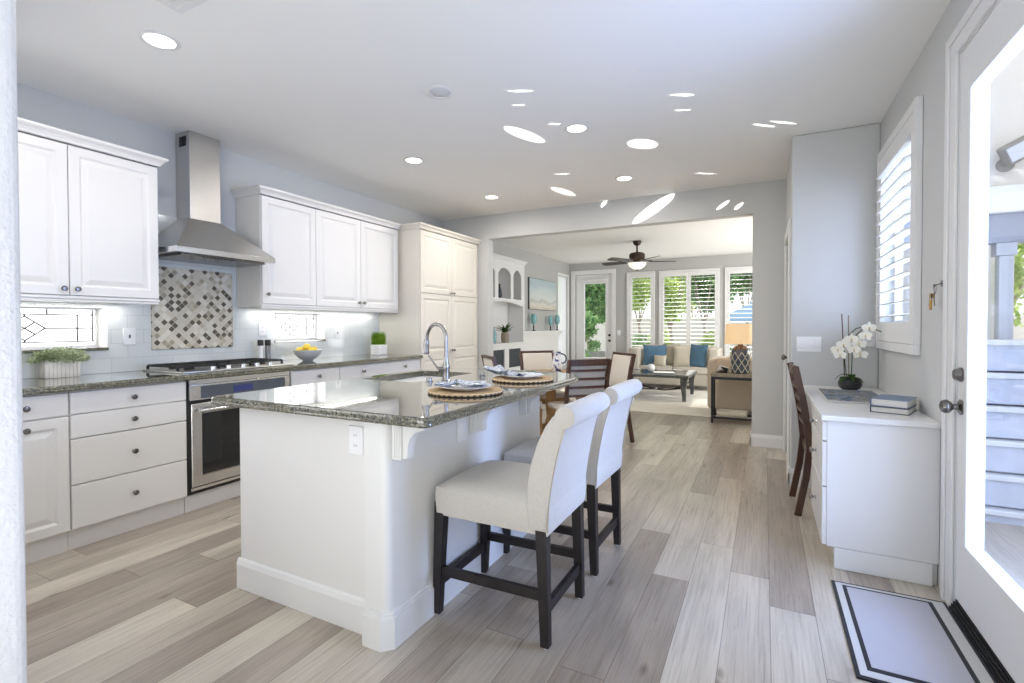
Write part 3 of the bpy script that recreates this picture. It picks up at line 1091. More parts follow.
# gas cooktop
ck = thing('cooktop', 'stainless gas cooktop with black cast iron grates in left counter', 'cooktop', (-3.73, 2.35, 0.940))
MB().box(-3.97, -3.47, 1.93, 2.81, 0.9403, 0.952, 0.004).build('cooktop_tray', 'steel', ck)
for k in range(3):
    y0 = 1.95 + k * 0.283
    mb = MB()
    y1 = y0 + 0.272
    for (p, q) in (((-3.955, y0 + 0.008), (-3.955, y1 - 0.008)), ((-3.585, y0 + 0.008), (-3.585, y1 - 0.008)), ((-3.955, y0 + 0.008), (-3.585, y0 + 0.008)), ((-3.955, y1 - 0.008), (-3.585, y1 - 0.008)), ((-3.955, (y0 + y1) / 2), (-3.585, (y0 + y1) / 2)), ((-3.86, y0 + 0.01), (-3.86, y1 - 0.01)), ((-3.68, y0 + 0.01), (-3.68, y1 - 0.01))):
        mb.bar((p[0], p[1], 0.980), (q[0], q[1], 0.980), 0.012, 0.014, bev=0.002)
    for x in (-3.955, -3.585):
        for y in (y0 + 0.008, y1 - 0.008):
            mb.box(x - 0.007, x + 0.007, y - 0.007, y + 0.007, 0.950, 0.978)
    mb.build('grate', 'black_iron', ck)
for x, y, r in ((-3.86, 2.09, 0.04), (-3.68, 2.09, 0.035), (-3.77, 2.37, 0.052), (-3.86, 2.65, 0.035), (-3.68, 2.65, 0.042)):
    MB().lathe([(r, 0), (r, 0.01), (r * 0.8, 0.013), (r * 0.8, 0.02), (r * 0.7, 0.024), (0, 0.024)], (x, y, 0.951), seg=20).build('burner', 'black', ck)
for k in range(5):
    MB().lathe([(0.021, 0), (0.020, 0.022), (0.016, 0.026), (0, 0.027)], (-3.52, 2.16 + k * 0.115, 0.951), seg=16).build('control_knob', 'steel_light', ck)

# range hood
hd = thing('range_hood', 'stainless chimney range hood above the mosaic panel', 'range hood', (-3.85, 2.325, 1.75))
ch = MB().box(XL + 0.001, -3.862, 2.212, 2.448, 2.075, CE - 0.001, 0.003).build('chimney', 'steel', hd)
mb = MB().box(-3.985, -3.905, 2.2085, 2.2125, 2.63, 2.705)
for k in range(5):
    mb.box(-3.985, -3.905, 2.2055, 2.209, 2.636 + k * 0.013, 2.642 + k * 0.013)
mb.build('chimney_vent', 'black', ch)
mb = MB()
x0, y0, y1, xf = XL + 0.002, 1.937, 2.697, -3.545
pts = [((x0, y0, 1.812), (xf, y0, 1.812), (xf, y1, 1.812), (x0, y1, 1.812)), ((x0, 2.205, 2.078), (-3.858, 2.205, 2.078), (-3.858, 2.452, 2.078), (x0, 2.452, 2.078))]
A = [mb.bm.verts.new(p) for p in pts[0]]
B = [mb.bm.verts.new(p) for p in pts[1]]
for k in range(4):
    mb.bm.faces.new((A[k], A[(k + 1) % 4], B[(k + 1) % 4], B[k]))
mb.bm.faces.new(B)
mb.bm.faces.new(list(reversed(A)))
mb.build('canopy', 'steel', hd, smooth=20)
rim = MB().box(x0, xf, y0, y1, 1.772, 1.811, 0.002).build('rim', 'steel_light', hd)
MB().box(XL + 0.05, xf - 0.05, y0 + 0.06, y1 - 0.06, 1.758, 1.771).build('filter', 'nickel', hd)
mb = MB()
for k in range(9):
    mb.box(-3.60 + 0.02, -3.60 + 0.035, 2.13 + k * 0.026, 2.145 + k * 0.026, 1.752, 1.758)
mb.box(-3.60, -3.565, 2.11, 2.38, 1.757, 1.760)
mb.build('control_strip', 'black', hd)


# wall cabinets
def crown(mb, xf, x0, y0, y1, z, left=True, right=True):
    prof = [(0, 0), (0.012, 0.004), (0.016, 0.016), (0.026, 0.030), (0.042, 0.042), (0.046, 0.050), (0.046, 0.060), (0, 0.060)]
    rings = []
    for d, h in prof:
        rings.append([mb.bm.verts.new(p) for p in ((x0, y0 - (d if left else 0), z + h), (xf + d, y0 - (d if left else 0), z + h), (xf + d, y1 + (d if right else 0), z + h), (x0, y1 + (d if right else 0), z + h))])
    for a, b in zip(rings, rings[1:]):
        for k in range(3):
            mb.bm.faces.new((a[k], a[k + 1], b[k + 1], b[k]))
    mb.bm.faces.new(rings[-1] if False else [rings[-2][0], rings[-2][1], rings[-2][2], rings[-2][3]])
    return mb


UF = -3.70


def wall_cabinet(label, y0, y1, doors, mat='white', left=True, right=True):
    t = thing('wall_cabinet', label, 'cabinet', (-3.87, (y0 + y1) / 2, 1.41), group='wall cabinets')
    MB().box(XL + 0.010, UF - 0.0205, y0, y1, 1.445, 2.352, 0.001).build('carcass', mat, t)
    mb = MB()
    mb.box(XL + 0.010, UF - 0.002, y0 - 0.004, y1 + 0.004, 1.428, 1.4445, 0.002)
    mb.box(UF - 0.045, UF - 0.008, y0 + 0.001, y1 - 0.001, 1.410, 1.4275, 0.004)
    mb.build('light_rail', mat, t)
    MB().box(XL + 0.06, XL + 0.10, y0 + 0.08, y1 - 0.08, 1.416, 1.4275, 0.002).build('under_cabinet_light', 'steel_light', t)
    ul = lamp('cabinet_light', 'AREA', (0, 0, 0), (0, 0, -1), 1.4 * (y1 - y0), (1.0, 0.96, 0.90), shape='RECTANGLE', size=0.03, size_y=y1 - y0 - 0.18)
    ul.parent = t
    ul.location = (XL + 0.08 + 3.87, 0, 0.004)
    crown(MB(), UF - 0.004, XL + 0.001, y0, y1, 2.3525, left, right).build('crown_moulding', mat, t)
    for a, b, ky, kz in doors:
        cab_door(t, UF, a, b, 1.449, 2.345, ky, kz, mat)
    return t


wall_cabinet('white two-door wall cabinet left of the range hood', 0.94, 1.912, [(0.944, 1.417, 1.387, 1.487), (1.421, 1.908, 1.452, 1.487)])
wall_cabinet('long white three-door wall cabinet right of the range hood', 2.688, 4.395, [(2.692, 3.24, 2.735, 1.53), (3.244, 3.808, 3.775, 1.50), (3.812, 4.391, 3.845, 1.50)], right=False)

# tall pantry
pt = thing('pantry_cabinet', 'tall ivory pantry cabinet with two upper and two lower doors', 'cabinet', (-3.72, 5.08, 0))
mb = MB()
mb.box(XL + 0.002, BF - 0.0205, 4.446, 5.716, 0.115, 2.352, 0.001)
mb.build('carcass', 'warmlit', pt)
MB().box(XL + 0.002, TK, 4.446, 5.716, 0, 0.114).build('toe_kick', 'warmlit', pt)
crown(MB(), BF - 0.004, XL + 0.001, 4.446, 5.716, 2.3525, True, False).build('crown_moulding', 'warmlit', pt)
for a, b, k in ((4.455, 5.062, 5.035), (5.066, 5.675, 5.093)):
    cab_door(pt, BF, a, b, 1.640, 2.345, k, 1.665, 'warmlit', 'upper_door')
    d = MB().loft_rect((BF, a, 0.125), Y1, Z1, X1, b - a, 0.80, PANEL)
    d.loft_rect((BF, a, 0.925), Y1, Z1, X1, b - a, 0.705, PANEL)
    d = d.build('lower_door', 'warmlit', pt, smooth=25)
    knob(d, (BF, k, 0.965))


# switches and sockets
def plate(label, c, n, w, h, kind, name='outlet', gangs=1, cat='outlet', group='wall plates'):
    c, n = Vector(c), Vector(n)
    u = Z1.cross(n).normalized()
    t = thing(name, label, cat, c, group=group)
    mb = MB()
    mb.loft_rect(c - u * w / 2 - Z1 * h / 2, u, Z1, n, w, h, [(0, 0), (0, 0.003), (0.003, 0.006)])
    mb.build('cover_plate', 'switch', t)
    for g in range(gangs):
        cc = c + u * ((g - (gangs - 1) / 2) * w / max(gangs, 1) * 0.97)
        if kind == 'rocker':
            MB().loft_rect(cc - u * 0.0165 - Z1 * 0.033, u, Z1, n, 0.033, 0.066, [(0, 0.005), (0, 0.0075), (0.002, 0.009)]).build('rocker', 'switch', t)
        elif kind == 'toggle':
            mb = MB()
            mb.loft_rect(cc - u * 0.006 - Z1 * 0.012, u, Z1, n, 0.012, 0.024, [(0, 0.005), (0, 0.007), (0.001, 0.007)], 0)
            mb.build('toggle', 'slot', t)
        else:
            for s in (-1, 1):
                e = MB()
                e.loft_rect(cc - u * 0.015 + Z1 * (s * 0.021 - 0.014), u, Z1, n, 0.030, 0.028, [(0, 0.005), (0, 0.007), (0.003, 0.0078)])
                e = e.build('socket', 'switch', t)
                mb = MB()
                for q in (-0.006, 0.006):
                    mb.loft_rect(cc + u * (q - 0.001) + Z1 * (s * 0.021 - 0.004), u, Z1, n, 0.002, 0.009, [(0, 0.0075), (0, 0.0083)])
                mb.build('slots', 'slot', e)
    return t


plate('white switch plate on tile between the near leaded window and mosaic', (XL + 0.0095, 1.88, 1.19), X1, 0.078, 0.118, 'toggle', 'light_switch', cat='switch')
plate('white outlet plate behind the salt and pepper mills', (XL + 0.0095, 2.925, 1.235), X1, 0.075, 0.118, 'socket')
plate('white switch plate on tile between lemon bowl and grass planter', (XL + 0.0095, 3.80, 1.19), X1, 0.075, 0.118, 'toggle', 'light_switch', cat='switch')

# things on the left counter
pl = thing('planter_box', 'whitewashed wooden planter of boxwood below the leaded window', 'planter', (-3.95, 1.457, 0.940))
mb = MB()
py0, py1, px0, px1 = 1.368, 1.546, -4.00, -3.90
for k in range(9):
    w = (py1 - py0) / 9
    mb.box(px1 - 0.012, px1, py0 + k * w + 0.0006, py0 + (k + 1) * w - 0.0006, 0.941, 1.056, 0.002)
    mb.box(px0, px0 + 0.012, py0 + k * w + 0.0006, py0 + (k + 1) * w - 0.0006, 0.941, 1.056, 0.002)
for k in range(4):
    w = (px1 - px0 - 0.026) / 4
    mb.box(px0 + 0.013 + k * w, px0 + 0.013 + (k + 1) * w - 0.001, py0, py0 + 0.012, 0.941, 1.056, 0.002)
    mb.box(px0 + 0.013 + k * w, px0 + 0.013 + (k + 1) * w - 0.001, py1 - 0.012, py1, 0.941, 1.056, 0.002)
mb.box(px0 + 0.012, px1 - 0.012, py0 + 0.012, py1 - 0.012, 0.941, 1.034)
mb.build('box', 'whitewood', pl)
rb = random.Random(3)


def bush():
    a, t_ = rb.uniform(0, 2 * pi), rb.random() ** 0.4
    return ((px0 + px1) / 2 + 0.01 + cos(a) * 0.075 * t_, (py0 + py1) / 2 + sin(a) * 0.145 * t_, 1.040 + rb.random() * 0.085 * sqrt(max(0.05, 1 - (t_ * sin(a)) ** 2)))


MB().leaves(bush, 2200, 0.016, aspect=0.6, rnd=rb).build('foliage', 'leaf_box', pl, smooth=0)

bw = thing('fruit_bowl', 'pale grey ceramic bowl holding lemons on left counter', 'bowl', (-3.79, 3.215, 0.940))
BX, BY = -3.79, 3.215
MB().lathe([(0.0, 0.0), (0.045, 0.0), (0.05, 0.006), (0.085, 0.03), (0.115, 0.065), (0.128, 0.10), (0.124, 0.101), (0.110, 0.068), (0.08, 0.036), (0.04, 0.014), (0, 0.012)], (BX, BY, 0.941), seg=32).build('bowl', 'grey_ceramic', bw)
lem_names = ['lemon at the left of the fruit bowl', 'lemon at the front middle of the fruit bowl', 'lemon at the back of the fruit bowl', 'lemon at the right of the fruit bowl', 'lemon on top in the middle of the bowl', 'lemon low in the fruit bowl under the others']
for k, (dx, dy, dz) in enumerate(((-0.02, -0.075, 0.100), (0.06, -0.01, 0.098), (-0.065, 0.0, 0.100), (0.0, 0.072, 0.100), (-0.005, -0.005, 0.128), (0.02, 0.03, 0.05))):
    mb = MB()
    a = rb.uniform(0, pi)
    mb.lathe([(0, -0.042), (0.007, -0.039), (0.010, -0.036), (0.024, -0.024), (0.031, 0), (0.024, 0.024), (0.009, 0.036), (0.006, 0.041), (0, 0.043)], (BX + dx, BY + dy, 0.940 + dz), (cos(a), sin(a), 0.1), 16)
    tag(mb.build('lemon', 'lemon'), 'yellow ' + lem_names[k], 'lemon', 'lemons in the bowl')

for nm, lab, x, y, body in (('salt_mill', 'slim white mill with black cap right of the cooktop', -3.945, 2.845, 'porcelain'), ('pepper_mill', 'slim dark steel pepper mill beside the white mill', -3.93, 2.905, 'nickel')):
    t = thing(nm, lab, 'mill', (x, y, 0.940), group='mills by the cooktop')
    MB().lathe([(0.024, 0.0), (0.024, 0.004), (0.020, 0.09), (0.022, 0.150), (0, 0.150)], (x, y, 0.941), seg=20).build('body', body, t)
    MB().lathe([(0.024, 0.0), (0.025, 0.004), (0.025, 0.045), (0.022, 0.05), (0, 0.05)], (x, y, 1.0915), seg=20).build('cap', 'black', t)

gp = thing('grass_planter', 'white square pot of bright green grass beside the pantry', 'plant', (-3.84, 4.225, 0.940))
MB().box(-3.905, -3.775, 4.16, 4.29, 0.941, 1.055, 0.006).build('pot', 'porcelain', gp)
mb = MB()
for _ in range(520):
    x, y = -3.84 + rb.uniform(-0.06, 0.06), 4.225 + rb.uniform(-0.06, 0.06)
    a = rb.uniform(0, 2 * pi)
    lean = rb.uniform(0, 0.028)
    h = rb.uniform(0.10, 0.165)
    w = 0.0022
    s = Vector((cos(a + pi / 2), sin(a + pi / 2), 0)) * w
    p = [Vector((x, y, 1.046)), Vector((x + cos(a) * lean * 0.4, y + sin(a) * lean * 0.4, 1.046 + h * 0.6)), Vector((x + cos(a) * lean, y + sin(a) * lean, 1.046 + h))]
    v = [mb.bm.verts.new(q) for q in (p[0] - s, p[0] + s, p[1] + s, p[1] - s, p[2])]
    mb.bm.faces.new((v[0], v[1], v[2], v[3]))
    mb.bm.faces.new((v[3], v[2], v[4]))
mb.build('blades', 'leaf_grass', gp, smooth=0)

# ------------------------------------------------------------------ island
IX0, IX1, IY0, IY1 = -2.245, -1.292, 1.458, 2.91
isl = thing('kitchen_island', 'white kitchen island with moulded base and corbels', 'island', (-1.78, 2.2, 0))
SXW = -1.405
mb = MB()
mb.box(IX0, SXW, IY0 + 0.046, IY1, 0.0, 0.884, 0.002)
mb.build('island_cabinet', 'white', isl)
mb = MB()
mb.prism([(SXW, IY0)] + [(IX1 - 0.035 + 0.035 * sin(pi / 2 * k / 6), IY0 + 0.035 - 0.035 * cos(pi / 2 * k / 6)) for k in range(7)] + [(IX1, IY1), (SXW, IY1)], (0, 0, 0), X1, Y1, Z1, 0.884)
mb.build('knee_wall', 'trim', isl, smooth=30)
mb = MB()
mb.box(IX0 - 0.012, SXW + 0.004, IY0 + 0.046 - 0.016, IY0 + 0.046, 0.0, 0.118, 0.003)
mb.prism([(0, 0), (0.016, 0), (0.010, 0.018), (0.004, 0.026), (0, 0.026)], (IX0 - 0.012, IY0 + 0.0459, 0.1175), -Y1, Z1, X1, SXW - IX0 + 0.012)
for zz0, zz1, tt in ((0.0, 0.120, 0.018), (0.120, 0.136, 0.012), (0.136, 0.146, 0.006)):
    poly = [(SXW - 0.001, IY0 - tt), (IX1 - 0.022, IY0 - tt), (IX1 + tt, IY0 + 0.022), (IX1 + tt, IY1 + tt), (SXW - 0.001, IY1 + tt)]
    mb.prism(poly, (0, 0, 0), X1, Y1, Z1, zz1)
mb.build('base_moulding', 'trim', isl)


def corbel(y):
    mb = MB()
    x = IX1 + 0.0005
    mb.box(x, x + 0.046, y - 0.032, y + 0.032, 0.738, 0.882, 0.003)
    for q in (0.010, 0.022, 0.034):
        mb.box(x + q, x + q + 0.006, y - 0.0355, y - 0.0322, 0.748, 0.874, 0.001)
    out = []
    for k in range(13):
        a = pi / 2 * k / 12
        out.append((0.150 - 0.080 * sin(a), 0.862 - 0.080 * (1 - cos(a))))
    poly = [(0.0462, 0.883), (0.150, 0.883)] + out + [(0.070, 0.752), (0.064, 0.744), (0.0462, 0.744)]
    mb.prism(poly, (x, y - 0.022, 0), X1, Z1, Y1, 0.044, 0.002)
    return mb.build('corbel', 'trim', isl)


for y in (1.520, 2.085, 2.64):
    corbel(y)
plate('white outlet on the front face of the island', (-1.490, IY0 + 0.0455, 0.79), -Y1, 0.075, 0.118, 'socket', group='island outlets')
plate('white outlet on the stool side of the island between corbels', (IX1 + 0.001, 1.985, 0.765), X1, 0.075, 0.118, 'rocker', group='island outlets')

# island worktop with sink cut-out and rounded far end
SX0, SX1, SY0, SY1 = -2.275, -1.84, 2.33, 2.99
CX0, CX1, CY0, CY1 = -2.365, -1.080, 1.425, 3.36


def outline(ins):
    P = []

    def corner(cx, cy, r, a0, a1, n):
        rr = max(r - ins, 0.002)
        for k in range(n + 1):
            a = a0 + (a1 - a0) * k / n
            P.append((cx + rr * cos(a), cy + rr * sin(a)))
    corner(CX0 + 0.03, CY0 + 0.03, 0.03, pi, 1.5 * pi, 5)
    corner(CX1 - 0.04, CY0 + 0.04, 0.04, 1.5 * pi, 2 * pi, 6)
    corner(CX1 - 0.36, CY1 - 0.36, 0.36, 0, pi / 2, 16)
    corner(CX0 + 0.36, CY1 - 0.36, 0.36, pi / 2, pi, 16)
    return P


mb = MB()
ZT, ZB = 0.925, 0.885
prof = [(0.012, ZB), (0.004, ZB + 0.003), (0.0, ZB + 0.010), (0.001, ZB + 0.016), (0.005, ZB + 0.020), (0.004, ZB + 0.026), (0.004, ZB + 0.031), (0.008, ZB + 0.037), (0.016, ZT)]
rings = [[mb.bm.verts.new((x, y, z)) for x, y in outline(i)] for i, z in prof]
n_ = len(rings[0])
for a, b in zip(rings, rings[1:]):
    for k in range(n_):
        mb.bm.faces.new((a[k], a[(k + 1) % n_], b[(k + 1) % n_], b[k]))
hole = []
for cx, cy, a0 in ((SX0 + 0.03, SY0 + 0.03, pi), (SX1 - 0.03, SY0 + 0.03, 1.5 * pi), (SX1 - 0.03, SY1 - 0.03, 0), (SX0 + 0.03, SY1 - 0.03, pi / 2)):
    for k in range(5):
        hole.append((cx + 0.03 * cos(a0 + pi / 2 * k / 4), cy + 0.03 * sin(a0 + pi / 2 * k / 4)))
for z, ring in ((ZT, rings[-1]), (ZB, rings[0])):
    hv = [mb.bm.verts.new((x, y, z)) for x, y in hole]
    es = []
    for R in (ring, hv):
        for k in range(len(R)):
            e = mb.bm.edges.get((R[k], R[(k + 1) % len(R)])) or mb.bm.edges.new((R[k], R[(k + 1) % len(R)]))
            es.append(e)
    bmesh.ops.triangle_fill(mb.bm, use_beauty=True, use_dissolve=False, edges=es)
    if z == ZT:
        top_h = hv
    else:
        bot_h = hv
for k in range(len(hole)):
    mb.bm.faces.new((top_h[k], top_h[(k + 1) % len(hole)], bot_h[(k + 1) % len(hole)], bot_h[k]))
tag(mb.build('island_countertop', 'granite', smooth=30), 'polished dark green granite top on the kitchen island with rounded far end', 'countertop')

sk = thing('sink', 'white undermount sink set into the island top', 'sink', (-2.06, 2.66, 0.70))
mb = MB()
t = 0.012
mb.box(SX0 - t, SX1 + t, SY0 - t, SY1 + t, 0.700, 0.712)
mb.box(SX0 - t, SX0, SY0 - t, SY1 + t, 0.712, 0.884)
mb.box(SX1, SX1 + t, SY0 - t, SY1 + t, 0.712, 0.884)
mb.box(SX0, SX1, SY0 - t, SY0, 0.712, 0.884)
mb.box(SX0, SX1, SY1, SY1 + t, 0.712, 0.884)
mb.build('basin', 'porcelain', sk)
MB().lathe([(0.04, 0), (0.04, 0.003), (0.03, 0.004), (0, 0.002)], (-2.06, 2.66, 0.7125), seg=20).build('drain', 'chrome', sk)

fx, fy = -1.705, 2.455
fc = thing('faucet', 'satin nickel gooseneck pull-down faucet on the island', 'faucet', (fx, fy, 0.926))
mb = MB().lathe([(0.030, 0), (0.030, 0.006), (0.022, 0.014), (0.019, 0.05), (0.021, 0.07), (0.024, 0.085), (0.021, 0.10), (0.016, 0.12), (0.013, 0.15), (0.013, 0.155)], (fx, fy, 0.926), seg=20)
mb.build('faucet_base', 'chrome', fc)
sp_u = Vector((-0.98, 0.2, 0)).normalized()
R_ = 0.085
pts = [Vector((fx, fy, 1.07)), Vector((fx, fy, 1.12)), Vector((fx, fy, 1.17))] + arc(Vector((fx, fy, 1.185)) + sp_u * R_, R_, pi, 0.12, 16, sp_u, Z1)
e = pts[-1]
pts.append(e + Vector((0, 0, -0.02)) + sp_u * 0.003)
MB().tube(pts, 0.012, 12).build('gooseneck', 'chrome', fc)
e = pts[-1]
MB().lathe([(0.013, 0.0), (0.017, 0.008), (0.019, 0.03), (0.018, 0.05), (0.024, 0.075), (0.024, 0.09), (0.0, 0.091)], e, (-0.16, 0.03, -1), 18).build('spray_head', 'chrome', fc)
hv = MB()
hdir = Vector((-0.75, -0.66, 0)).normalized()
hv.tube([Vector((fx, fy, 1.0)), Vector((fx, fy, 1.0)) + hdir * 0.045], 0.014, 12)
hv.tube([Vector((fx, fy, 1.0)) + hdir * 0.045, Vector((fx, fy, 1.02)) + hdir * 0.06, Vector((fx, fy, 1.085)) + hdir * 0.105], [0.009, 0.006, 0.005], 10)
hv.build('lever', 'chrome', fc)
for x, y, lab in ((-1.785, 2.395, 'small chrome cap on the island left of the faucet'), (-1.68, 2.84, 'small chrome cap on the island right of the faucet')):
    mb = MB().lathe([(0.022, 0), (0.022, 0.004), (0.017, 0.006), (0.017, 0.020), (0.014, 0.025), (0, 0.026)], (x, y, 0.926), seg=18)
    tag(mb.build('sink_air_gap', 'chrome'), lab, 'air gap', 'sink fittings')


# place settings
def place_setting(cx, cy, which):
    mb = MB()
    mb.lathe([(0, 0), (0.175, 0), (0.187, 0.005), (0.187, 0.012), (0.180, 0.017), (0.165, 0.014), (0, 0.013)], (cx, cy, 0.926), seg=48)
    for k in range(40):
        a = 2 * pi * k / 40
        mb.rot_box((cx + 0.187 * cos(a), cy + 0.187 * sin(a), 0.932), 0.003, 0.012, 0.007, Matrix.Rotation(a, 3, 'Z'), mat=1)
    tag(mb.build('placemat', ['woven', 'walnut'], origin=(cx, cy, 0.926)), 'round woven placemat on the island ' + which, 'placemat', 'woven placemats on the island')
    mb = MB()
    z = 0.9405
    mb.lathe([(0, 0.001), (0.075, 0.001), (0.08, 0.004), (0.095, 0.010), (0.130, 0.018), (0.1315, 0.0205), (0.128, 0.0215), (0.095, 0.014), (0.078, 0.008), (0, 0.007)], (cx, cy, z), seg=48)
    p = thing('plate', 'white plate on the woven placemat ' + which, 'plate', (cx, cy, z), group='plates on the island')
    mb.build('dish', 'porcelain', p)
    mb = MB()
    mb.grid(lambda u, v: (cx + (0.098 + 0.028 * v) * cos(2 * pi * u), cy + (0.098 + 0.028 * v) * sin(2 * pi * u), z + 0.0162 + 0.0065 * v), 48, 2, closed_u=True)
    mb.build('printed_rim', 'bluewhite', p)


place_setting(-1.33, 2.085, 'nearest the viewer')
place_setting(-1.315, 2.71, 'at the far rounded end')


def napkin(cx, cy, z, ang, L, W, label, rise):
    """folded cloth gathered in the middle; one end may stand up"""
    mb = MB()
    Rm = Matrix.Rotation(ang, 3, 'Z')
    for lay in range(2):
        def fn(u, v):
            x = (u - 0.5) * L
            q = abs(u - 0.42) * 2
            w = W * (0.22 + 0.78 * min(1.0, q) ** 0.8)
            y = (v - 0.5) * w
            zz = 0.012 + lay * 0.010 + 0.006 * sin(v * 9 + u * 5 + lay * 2) + 0.014 * math.exp(-((u - 0.42) / 0.12) ** 2)
            zz += rise * max(0, (u - 0.55) / 0.45) ** 1.6
            p = Rm @ Vector((x, y, 0))
            return (cx + p.x, cy + p.y, z + zz)
        mb.grid(fn, 20, 10)
    t = thing('napkin', label, 'napkin', (cx, cy, z), group='napkins on the island')
    o = mb.build('cloth', 'napkin', t)
    md = o.modifiers.new('thick', 'SOLIDIFY')
    md.thickness = 0.002
    p = Rm @ Vector((-0.08 * L, 0, 0))
    mb = MB()
    mb.tube([Vector((cx + p.x, cy + p.y, z + 0.024)) + (Rm @ Vector((0, cos(a) * 0.020, sin(a) * 0.013))) for a in [2 * pi * k / 16 for k in range(16)]], 0.004, 8, closed=True)
    mb.build('napkin_ring', 'chrome', t)


napkin(-1.36, 2.09, 0.949, radians(25), 0.25, 0.16, 'blue and white printed napkin lying on the nearer plate', 0.0)
napkin(-1.42, 2.69, 0.949, radians(160), 0.27, 0.15, 'blue and white printed napkin on the farther plate with one corner raised', 0.032)


# ------------------------------------------------------------------ bar stools
def make_stool():
    t = thing('bar_stool', '', 'stool', (-1.0, 1.955, 0), group='upholstered stools at the island')
    y0, y1 = -0.225, 0.225
    # local frame: x along depth (island at -x), y across
    legs = [((-0.245, y0 + 0.028, 0.50), (-0.268, y0 + 0.026, 0)), ((-0.245, y1 - 0.028, 0.50), (-0.268, y1 - 0.026, 0)), ((0.232, y0 + 0.026, 0.50), (0.246, y0 + 0.026, 0)), ((0.232, y1 - 0.026, 0.50), (0.246, y1 - 0.026, 0))]
    for a, b in legs:
        q = MB().bar(Vector(b) + Vector((0, 0, 0.006)), a, 0.036, 0.036, 0.048, 0.048, up=(1, 0, 0), bev=0.003).build('leg', 'espresso', t, world=False)
        MB().lathe([(0.012, 0), (0.012, 0.006), (0, 0.006)], (b[0], b[1], 0.0), seg=12).build('glide', 'porcelain', q, world=False)
    for s in (y0 + 0.027, y1 - 0.027):
        MB().bar((-0.258, s, 0.195), (0.24, s, 0.202), 0.022, 0.040, bev=0.002).build('stretcher', 'espresso', t, world=False)
    MB().bar((0.241, y0 + 0.04, 0.145), (0.241, y1 - 0.04, 0.145), 0.022, 0.045, bev=0.002).build('stretcher', 'espresso', t, world=False)
    MB().bar((-0.262, y0 + 0.04, 0.145), (-0.262, y1 - 0.04, 0.145), 0.022, 0.045, bev=0.002).build('stretcher', 'espresso', t, world=False)
    # seat
    mb = MB()
    def seat_fn(u, v):
        # closed loop cross-section in u, along v
        return (0, 0, 0)
    nx, ny = 16, 14
    def top(i, j):
        a, b = 2 * i / nx - 1, 2 * j / ny - 1
        cr = (1 - abs(a) ** 4) ** 0.5 * (1 - abs(b) ** 4) ** 0.5
        return Vector((0.003 + a * 0.260, b * 0.221, 0.567 + 0.038 * cr + 0.010 * max(0, a)))
    T = [[mb.bm.verts.new(top(i, j)) for j in range(ny + 1)] for i in range(nx + 1)]
    for i in range(nx):
        for j in range(ny):
            mb.bm.faces.new((T[i][j], T[i + 1][j], T[i + 1][j + 1], T[i][j + 1]))
    loop = [T[i][0] for i in range(nx + 1)] + [T[nx][j] for j in range(1, ny + 1)] + [T[i][ny] for i in range(nx - 1, -1, -1)] + [T[0][j] for j in range(ny - 1, 0, -1)]
    prev = loop
    for dz, sc in ((-0.012, 1.012), (-0.05, 1.016), (-0.112, 1.0), (-0.122, 0.985)):
        ring = [mb.bm.verts.new((0.003 + (v.co.x - 0.003) * sc, v.co.y * sc, 0.567 + dz)) for v in loop]
        for k in range(len(loop)):
            mb.bm.faces.new((prev[k], prev[(k + 1) % len(loop)], ring[(k + 1) % len(loop)], ring[k]))
        prev = ring
    mb.bm.faces.new(prev)
    mb.build('seat', 'linen', t, world=False, smooth=50)
    # back: curved slab with scroll roll at the top
    front = [(0.170, 0.56), (0.180, 0.64), (0.196, 0.72), (0.222, 0.80), (0.258, 0.875), (0.285, 0.915)]
    rear = [(0.350, 0.875), (0.322, 0.855), (0.300, 0.76), (0.280, 0.66), (0.267, 0.57), (0.262, 0.462)]
    poly = front + rear + [(0.185, 0.462)]
    mb = MB().prism(poly, (0, y0 - 0.003, 0), X1, Z1, Y1, (y1 - y0) + 0.006, 0.012, 3)
    bk = mb.build('backrest', 'linen', t, world=False, smooth=60)
    mb = MB()
    n = 18
    R_ = 0.045
    def roll(u, v):
        a = 2 * pi * u
        y = y0 - 0.010 + v * (y1 - y0 + 0.020)
        e_ = min(v, 1 - v)
        r = R_ * (1 - 0.10 * math.exp(-(e_ / 0.02) ** 2)) * (1 + 0.02 * sin(6 * pi * v))
        return (0.338 + r * cos(a), y, 0.915 + r * sin(a))
    rings = []
    for j in range(13):
        rings.append([mb.bm.verts.new(roll(i / n, j / 12)) for i in range(n)])
    for a, b in zip(rings, rings[1:]):
        for k in range(n):
            mb.bm.faces.new((a[k], a[(k + 1) % n], b[(k + 1) % n], b[k]))
    for R2, s in ((rings[0], -1), (rings[-1], 1)):
        ys = R2[0].co.y
        inner = [mb.bm.verts.new((0.338 + (v.co.x - 0.338) * 0.5, ys + s * 0.004, 0.915 + (v.co.z - 0.915) * 0.5)) for v in R2]
        for k in range(n):
            mb.bm.faces.new((R2[k], R2[(k + 1) % n], inner[(k + 1) % n], inner[k]))
        mb.bm.faces.new(inner)
    mb.build('roll', 'linen', bk, world=False, smooth=50)
    # piping along both rear edges
    for y in (y0 - 0.001, y1 + 0.001):
        pts = [(0.331, y, 0.868), (0.302, y, 0.76), (0.282, y, 0.66), (0.269, y, 0.57), (0.264, y, 0.466)]
        MB().tube(pts, 0.0028, 6).build('piping', 'greige', bk, world=False)
    # shallow tufting buttons on the front of the back
    for yy in (-0.11, 0.11):
        MB().sphere((0.197, yy, 0.735), 0.004, 0.010, 0.010, 10, 6).build('button', 'linen', bk, world=False)
    return t


